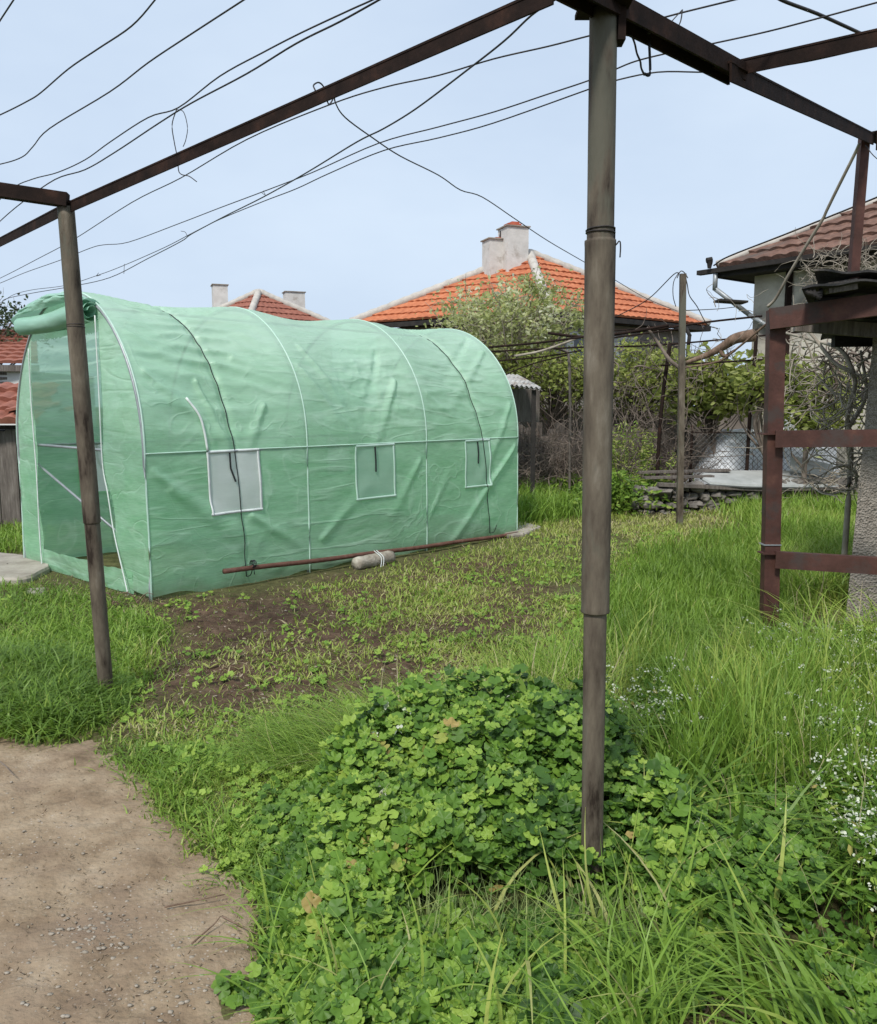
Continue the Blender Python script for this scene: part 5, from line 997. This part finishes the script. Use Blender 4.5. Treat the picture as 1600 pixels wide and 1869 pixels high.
for pl_, n_, sd_ in (([(1100, 1200), (1900, 1150), (1900, 1900), (1300, 1700)], 300, 1130), ([(700, 1400), (1080, 1300), (1100, 1420), (800, 1460)], 160, 1131)):      # dead straws, thin and straight
    x_, y_ = scatter(pl_, n_, sd_); r2 = np.random.default_rng(sd_); blades(tg, x_, y_, .2 + .35 * r2.random(len(x_)), .002 + .003 * r2.random(len(x_)), .93 + .07 * r2.random(len(x_)), .45, 5, sd_ + 5)
layer(tg, [(1450, 1200), (1900, 1180), (1900, 1300), (1450, 1290)], 700, .35, .6, .006, .010, .5, .95, 1.4, 1113, lv=8)
tag(tg.build('tall_grass', M['grass']), 'tall bright green grass growing at the right', 'grass', kind='stuff')

# broad leaved weed mound
def leafshape(lobes=5, n_=23):
    th = np.linspace(-math.pi * .93, math.pi * .93, n_); r_ = .74 + .26 * np.abs(np.cos(th * lobes / 2)) ** .55 + .025 * np.cos(th * 17); r_[0] *= .75; r_[-1] *= .75
    rim = np.stack([r_ * np.cos(th) , r_ * np.sin(th), .10 * r_ ** 2 + .10 * np.cos(th * lobes) + .03 * np.sin(th * 9)], 1); mid = rim * .55; mid[:, 2] = .11 * np.cos(th * lobes) + .02
    return np.vstack([[0, 0, 0], mid, rim])
def broad(mb, c, size, tone, tilt, seed, lobes=5):
    r_ = np.random.default_rng(seed); sh = leafshape(lobes); m_ = (len(sh) - 1) // 2; n_ = len(c)
    az = r_.random(n_) * 2 * math.pi; ti = np.abs(r_.normal(size=n_)) * tilt; ta = r_.random(n_) * 2 * math.pi
    # lean of the leaf plane: mostly outwards and to the light
    nx, ny, nz = np.sin(ti) * np.cos(ta), np.sin(ti) * np.sin(ta) - .30, np.cos(ti); nn = np.stack([nx, ny, nz], 1); nn /= np.linalg.norm(nn, axis=1)[:, None]
    e1 = np.stack([np.cos(az), np.sin(az), 0 * az], 1); e1 -= nn * (e1 * nn).sum(1)[:, None]; e1 /= np.linalg.norm(e1, axis=1)[:, None]; e2 = np.cross(nn, e1)
    cup = (-.3 + 2.6 * r_.random(n_))[:, None, None]; s_ = size[:, None, None]
    V_ = c[:, None] + s_ * (e1[:, None] * sh[None, :, :1] + e2[:, None] * sh[None, :, 1:2] + nn[:, None] * sh[None, :, 2:] * cup)
    base = (np.arange(n_) * len(sh))[:, None]; c0 = mb.c
    quads = np.concatenate([base + np.array([[1 + i, 1 + m_ + i, 2 + m_ + i, 2 + i]]) for i in range(m_ - 1)]); mb.add(V_.reshape(-1, 3), quads, np.repeat(np.clip(tone, 0, 1), len(sh)))
    tri = np.concatenate([base + np.array([[0, 1 + i, 2 + i]]) for i in range(m_ - 1)]); mb.l.append((tri + c0).ravel()); mb.n.append(np.full(len(tri), 3)); mb.m.append(np.zeros(len(tri)))
HOLE = [(-.12, 2.20), (.02, 2.17), (.25, 2.19), (.42, 2.16), (.56, 2.12), (.58, 2.25), (.45, 2.31), (.2, 2.32), (0, 2.31), (-.1, 2.28)]
def mound_h(x, y):
    d = polydist(MOUND, x, y); back = np.clip((y - 1.92) / 1.0, 0, 1) ** 1.1; hA = .09 + .30 * back; wx = sst(-.16, -.04, x) * sst(.62, .50, x); hB = .06 + sst(2.24, 2.31, y) * (.15 + .18 * sst(2.3, 2.95, y))
    h = (hA * (1 - wx) + hB * wx) * (.74 + .5 * vn(x * 8, y * 8, 73)) * sst(-.06, .20, d) * (.74 + .5 * fbm(x * 3.5, y * 3.5, 71)); return h, d
r_ = np.random.default_rng(77); mw = MB(); stm = MB()
x, y = scatter([(440, 1375), (1350, 1375), (1380, 2020), (440, 2020)], 38000, 78); h, d = mound_h(x, y); hd = polydist(HOLE, x, y) + .10 * (fbm(x * 9, y * 9, 75) - .5)
k = (d > -.04 + .08 * r_.random(len(x))) & ((hd < 0) | (r_.random(len(x)) > .9)) & (fbm(x * 7, y * 7, 76) + .25 * r_.random(len(x)) > .46); x, y, h = x[k], y[k], h[k]; u_ = r_.random(len(x)); lowk = r_.random(len(x)) < np.where((x > -.1) & (x < .58) & (y > 2.25) & (y < 2.75), .03, .22)
zf = np.where(lowk, .1 + .6 * u_, .74 + .32 * u_); z = gz(x, y) + np.maximum(h, .035) * zf; size = (.010 + .021 * r_.random(len(x)) ** 1.3) * (1 + .3 * (r_.random(len(x)) > .93)) * (.8 + .4 * vn(x * 4, y * 4, 74))
tn = .09 + .75 * fbm(x * 4, y * 4, 72) + .5 * (r_.random(len(x)) ** 1.5 - .3) + (r_.random(len(x)) > .9975) * .4
z = z + .02 * r_.normal(size=len(x)) * (zf > .7)
broad(mw, np.stack([x, y, z], 1), size, tn, .55, 79)
# young leaf tufts that stand out lighter
cx_, cy_ = scatter([(480, 1420), (1300, 1420), (1300, 2100), (480, 2100)], 420, 80); h, d = mound_h(cx_, cy_); k = (d > .02) & (polydist(HOLE, cx_, cy_) < -.02); cx_, cy_, h = cx_[k], cy_[k], h[k]
px = np.repeat(cx_, 6) + r_.normal(size=len(cx_) * 6) * .022; py = np.repeat(cy_, 6) + r_.normal(size=len(cx_) * 6) * .022; pz = gz(px, py) + np.repeat(np.maximum(h, .04), 6) * 1.06 + r_.random(len(px)) * .025
broad(mw, np.stack([px, py, pz], 1), .009 + .011 * r_.random(len(px)), .72 + .22 * r_.random(len(px)), .5, 81)
# loose seedlings along the verge, under the tall grass and right foreground
for poly, n_, zz_, sd_ in (([(480, 1480), (700, 1420), (620, 1560), (520, 1650)], 500, .05, 82), ([(1180, 1480), (1420, 1450), (1500, 1700), (1300, 1760)], 2600, .16, 83), ([(1450, 1750), (1700, 1700), (1700, 2000), (1450, 2000)], 500, .05, 84), ([(420, 1800), (445, 1790), (450, 1830), (415, 1835)], 26, .03, 85)):
    x, y = scatter(poly, n_, sd_, nopath if sd_ != 85 else None); z = gz(x, y) + zz_ * (.3 + r_.random(len(x))); broad(mw, np.stack([x, y, z], 1), .010 + .014 * r_.random(len(x)), .3 + .5 * r_.random(len(x)), .5, sd_ + 10)
for pl_, n_, sd_ in ((MID, 170, 87), ([(-300, 1080), (270, 1120), (200, 1330), (-300, 1340)], 90, 88), ([(300, 1400), (700, 1380), (560, 1620), (480, 1650)], 90, 89), ([(940, 980), (1400, 960), (1200, 1200), (1000, 1150)], 160, 90)):
    x, y = scatter(pl_, n_, sd_, nopath); k = outside_gh(x, y); x, y = x[k], y[k]; m_ = 7; q = np.repeat(np.arange(len(x)), m_); xx = x[q] + r_.normal(size=len(q)) * .028; yy = y[q] + r_.normal(size=len(q)) * .028
    broad(mw, np.stack([xx, yy, gz(xx, yy) + .012 + .035 * r_.random(len(q))], 1), .008 + .012 * r_.random(len(q)), .68 + .27 * r_.random(len(q)), .5, sd_ + 10)
tag(mw.build('broad_leaved_weeds', M['mallow'], smooth=True), 'dense round lobed green weed leaves mounded round the tall post foot', 'weeds', kind='stuff')
# stalks in the gap under the leaves
x, y = scatter([(500, 1500), (1350, 1500), (1350, 2200), (500, 2200)], 3200, 86); h, d = mound_h(x, y); k = d > .03; x, y, h = x[k], y[k], h[k]; mb = MB()
blades(mb, x, y, np.maximum(h, .05) * .98, np.full(len(x), .004), .2 + .6 * r_.random(len(x)), .25, 3, 87)
x, y = scatter([(750, 1700), (1150, 1700), (1200, 1780), (760, 1765)], 620, 88); h, d = mound_h(x, y + .1); blades(mb, x, y, np.full(len(x), .20) * (.6 + .6 * r_.random(len(x))), np.full(len(x), .0045), .3 + .7 * r_.random(len(x)), .5, 5, 89)
tag(mb.build('weed_stalks', M['stem']), 'thin upright stalks in the dark gap under the weed leaves', 'stalks', kind='stuff')

# flowers
fl = MB(); fs = MB()
def flowers(poly, n_, h0, h1, seed, sz=.0055):
    x, y = scatter(poly, n_, seed); r2 = np.random.default_rng(seed + 1); h = h0 + (h1 - h0) * r2.random(len(x)); z = gz(x, y) + h
    blades(fs, x, y, h * 1.12, np.full(len(x), .003), .3 + .5 * r2.random(len(x)), .15, 3, seed + 2)
    nl = 9; q = np.repeat(np.arange(len(x)), nl); hp = h[q] * (.3 + .65 * r2.random(len(q))); lx = x[q] + r2.normal(size=len(q)) * .018; ly = y[q] + r2.normal(size=len(q)) * .018
    leaves(fs, np.stack([lx, ly, gz(lx, ly) + hp], 1), .03, .3 + .7 * r2.random(len(q)), 2.2)
    m_ = 6; q = np.repeat(np.arange(len(x)), m_); c_ = np.stack([x[q] + r2.normal(size=len(q)) * .008, y[q] + r2.normal(size=len(q)) * .008, z[q] + r2.normal(size=len(q)) * .004], 1); leaves(fl, c_, sz * 1.7, r2.random(len(q)), 1.3)
flowers([(1100, 1330), (1300, 1300), (1290, 1420), (1120, 1440)], 130, .18, .34, 201)
flowers([(1400, 1340), (1640, 1330), (1900, 1450), (1900, 1900), (1660, 1880), (1480, 1600)], 720, .2, .34, 202)
flowers([(1370, 1210), (1560, 1210), (1700, 1300), (1420, 1330)], 380, .12, .28, 203)
flowers([(650, 1450), (1000, 1420), (1060, 1500), (700, 1600)], 7, .36, .42, 204, .008)
tag(fl.build('white_flowers', M['petal']), 'scattered tiny white flower heads over the tall grass', 'flowers', kind='stuff')
tag(fs.build('flower_stems', M['mallow']), 'thin leafy stems carrying the white flowers', 'stems', kind='stuff')

# leafy weeds behind, near the stone wall and fence
wd2 = MB()
for (px, py, n_, hh, seed) in ((1120, 925, 3200, .55, 301), (1170, 915, 2200, .5, 302), (1040, 905, 1600, .4, 303)):
    c_ = H(px, py + 12); r2 = np.random.default_rng(seed); p = c_ + r2.normal(size=(n_, 3)) * [.42, .3, 0]; p[:, 2] = .03 + hh * np.abs(r2.random(n_)) ** .8 * np.exp(-((p[:, 0] - c_[0]) / .7) ** 2); leaves(wd2, p, .075, .15 + .6 * r2.random(n_), 2.4)
tag(wd2.build('leafy_weeds', M['grass']), 'knee high leafy weeds beside the stone wall', 'weeds', kind='stuff')
for px, hh, sd_, lab in ((1130, 1.25, 311, 'tall feathery yellow green weed just right of the tall post'), (1176, 1.1, 312, 'feathery yellow green weed nearest the bare shrub')):
    b0 = P(px, 900, 12.3) * [1, 1, 0]; ro = thing('tall_weed', lab, 'weed', b0); r2 = np.random.default_rng(sd_); sm = MB(); lf = MB()
    for k in range(9):
        p = wander(b0 + [r2.normal() * .1, r2.normal() * .1, 0], [r2.normal() * .12, 0, 1], hh * (.75 + .3 * r2.random()), 6, .05, r2); sm.tube(p, np.linspace(.008, .003, len(p)), 4); t_ = r2.random(170) ** .7
        q = np.stack([np.interp(t_ * 6, range(7), p[:, i]) for i in range(3)], 1) + r2.normal(size=(170, 3)) * .035; leaves(lf, q, .05, .55 + .4 * r2.random(170), 3.5)
    sm.build('stems', M['stem'], ro); lf.build('foliage', M['grass'], ro)
# seedlings on the bare soil
for i, (px, py, s_, lab) in enumerate([(382, 1222, .055, 'small pale green seedling alone on the dark soil'), (480, 1248, .07, 'two leaved seedling on the soil below the weed clump'), (697, 1215, .05, 'seedling right of the bright weed clump on the soil')]):
    c_ = H(px, py); mb = MB(); 
    for a0 in (0.3, 2.6, 4.4)[: 3 if i else 2]:
        d_ = np.array([math.cos(a0), math.sin(a0) * .6, .7]); sd2 = norm(np.cross(d_, (0, 0, 1))); t_ = np.linspace(0, 1, 7); cen = c_ + np.outer(t_, d_) * s_ + np.outer(-.25 * s_ * t_ ** 2, [0, 0, 1]) + [0, 0, .01]; ww = (.24 * s_ * np.sin(np.clip(t_ * .95 + .05, 0, 1) * math.pi))[:, None]
        mb.grid(np.stack([cen - sd2 * ww, cen + [0, 0, -.004], cen + sd2 * ww]), tone=.85)
    tag(mb.build('seedling', M['grass'], loc=c_ * [1, 1, 0], smooth=True), lab, 'seedling', 'seedlings on the bare soil')

# seed heads of the drooping grass
for i, (pts, lab) in enumerate([([(725, 1425, 2.55), (708, 1432, 2.5), (695, 1455, 2.48), (685, 1490, 2.46), (682, 1515, 2.45)], 'drooping pale seed head above the weed mound, the upper one'), ([(760, 1545, 2.4), (740, 1535, 2.38), (725, 1550, 2.36), (710, 1575, 2.35), (692, 1600, 2.34)], 'drooping pale seed head in front of the dark gap, the lower one'), ([(1250, 1640, 2.5), (1265, 1560, 2.48), (1275, 1500, 2.46)], 'upright pale seed head among long blades right of the tall post')]):
    q = smoothpath([P(*p) for p in pts], 6); sh_ = MB().tube(q, .0014, 5, tone=.8); r2 = np.random.default_rng(400 + i); st = len(q) // 3
    k = r2.integers(st, len(q), 90); c_ = q[k] + r2.normal(size=(90, 3)) * .006
    ro = thing('grass_seed_head', lab, 'seed head', q[0], 'drooping grass seed heads'); sh_.build('stem', M['stem'], ro); h_ = MB(); leaves(h_, c_, .017, .8 + .2 * r2.random(90), 4.5, droop=.9); h_.build('seeds', M['blossom'], ro)

# pebbles and litter
r_ = np.random.default_rng(90); gr = MB()
def pebbles(poly, n_, s0, s1, seed):
    x, y = scatter(poly, n_, seed)
    for i in range(len(x)):
        s_ = s0 + (s1 - s0) * r_.random() ** 2.5; zz_ = float(gz(x[i:i + 1], y[i:i + 1])[0]); pf = pathf(x[i:i + 1], y[i:i + 1])[0]; zz_ += .011 if pf > .05 else 0
        rock(gr, (x[i], y[i], zz_ + s_ * .15), (s_ * (.8 + .5 * r_.random()), s_ * .8, s_ * .45), i + seed, tone=r_.random(), sub=7)
pebbles([(0, 1400), (300, 1500), (470, 1700), (480, 2000), (-200, 2000), (-300, 1400)], 800, .0018, .008, 91)
pebbles([(80, 1680), (240, 1680), (250, 1745), (90, 1745)], 130, .003, .009, 92)
pebbles([(300, 1700), (460, 1720), (470, 1850), (290, 1850)], 90, .003, .009, 93)
pebbles([(230, 1100), (700, 1050), (1000, 1200), (500, 1380), (230, 1320)], 260, .004, .014, 94)
M['pebble'] = surf('pale_pebble', [(.3, (.2, .17, .13)), (.55, (.31, .265, .21)), (.8, (.5, .45, .38))], 30, .8, .2)
tag(gr.build('gravel', M['pebble'], smooth=True), 'small pale pebbles scattered over path and soil', 'gravel', kind='stuff')
lt_ = MB()
for poly, n_, sd_ in (([(230, 1090), (950, 985), (1050, 1150), (600, 1380), (230, 1380)], 2600, 95), ([(0, 1340), (300, 1420), (500, 1700), (480, 1869), (0, 1869)], 900, 96), ([(1200, 1800), (1600, 1750), (1650, 2100), (1200, 2100)], 900, 97), ([(60, 1050), (280, 1095), (260, 1150), (80, 1090)], 900, 98)):
    x, y = scatter(poly, n_, sd_); z = gz(x, y) + .014; leaves(lt_, np.stack([x, y, z], 1) , .012 if sd_ == 96 else .024, r_.random(len(x)), 4)
lt_.v[-1][:, 2] = np.maximum(lt_.v[-1][:, 2], -.01)
M['litter'] = leafmat('dead_leaf_litter', [(0, (.07, .045, .03)), (.6, (.2, .15, .09)), (1, (.4, .34, .24))], .1, .8)
tag(lt_.build('leaf_litter', M['litter']), 'dry grass bits and dead leaves on the soil', 'litter', kind='stuff')
for i, (pts, lab) in enumerate([([(350, 1722), (375, 1700), (392, 1685), (402, 1672)], 'long thin twig lying on the path near the weeds'), ([(405, 1672), (430, 1685), (470, 1705)], 'twig pointing at the weeds at the right of the path'), ([(0, 1390), (12, 1400), (25, 1415)], 'dark forked twig at the left edge of the path'), ([(300, 1655), (350, 1645), (410, 1632)], 'straight dry stalk on the path beside the verge')]):
    q = smoothpath([H(a_, b_, .016 + .006 * k) for k, (a_, b_) in enumerate(pts)], 4); tag(MB().tube(q, np.linspace(.003, .0015, len(q)), 5).build('twig', M['brush'] if i == 2 else M['bark'], loc=q[0], smooth=True), lab, 'twig')
# dead roots by the tunnel corner
bareshrub('dry_brush', 'small heap of dead roots at the near corner of the tunnel', H(240, 1112), 16, .22, 'bark', 51, .16, up=.35, r0=.006, levels=2, cat='dry roots', wob=.35, grav=-.12, twig=.003)
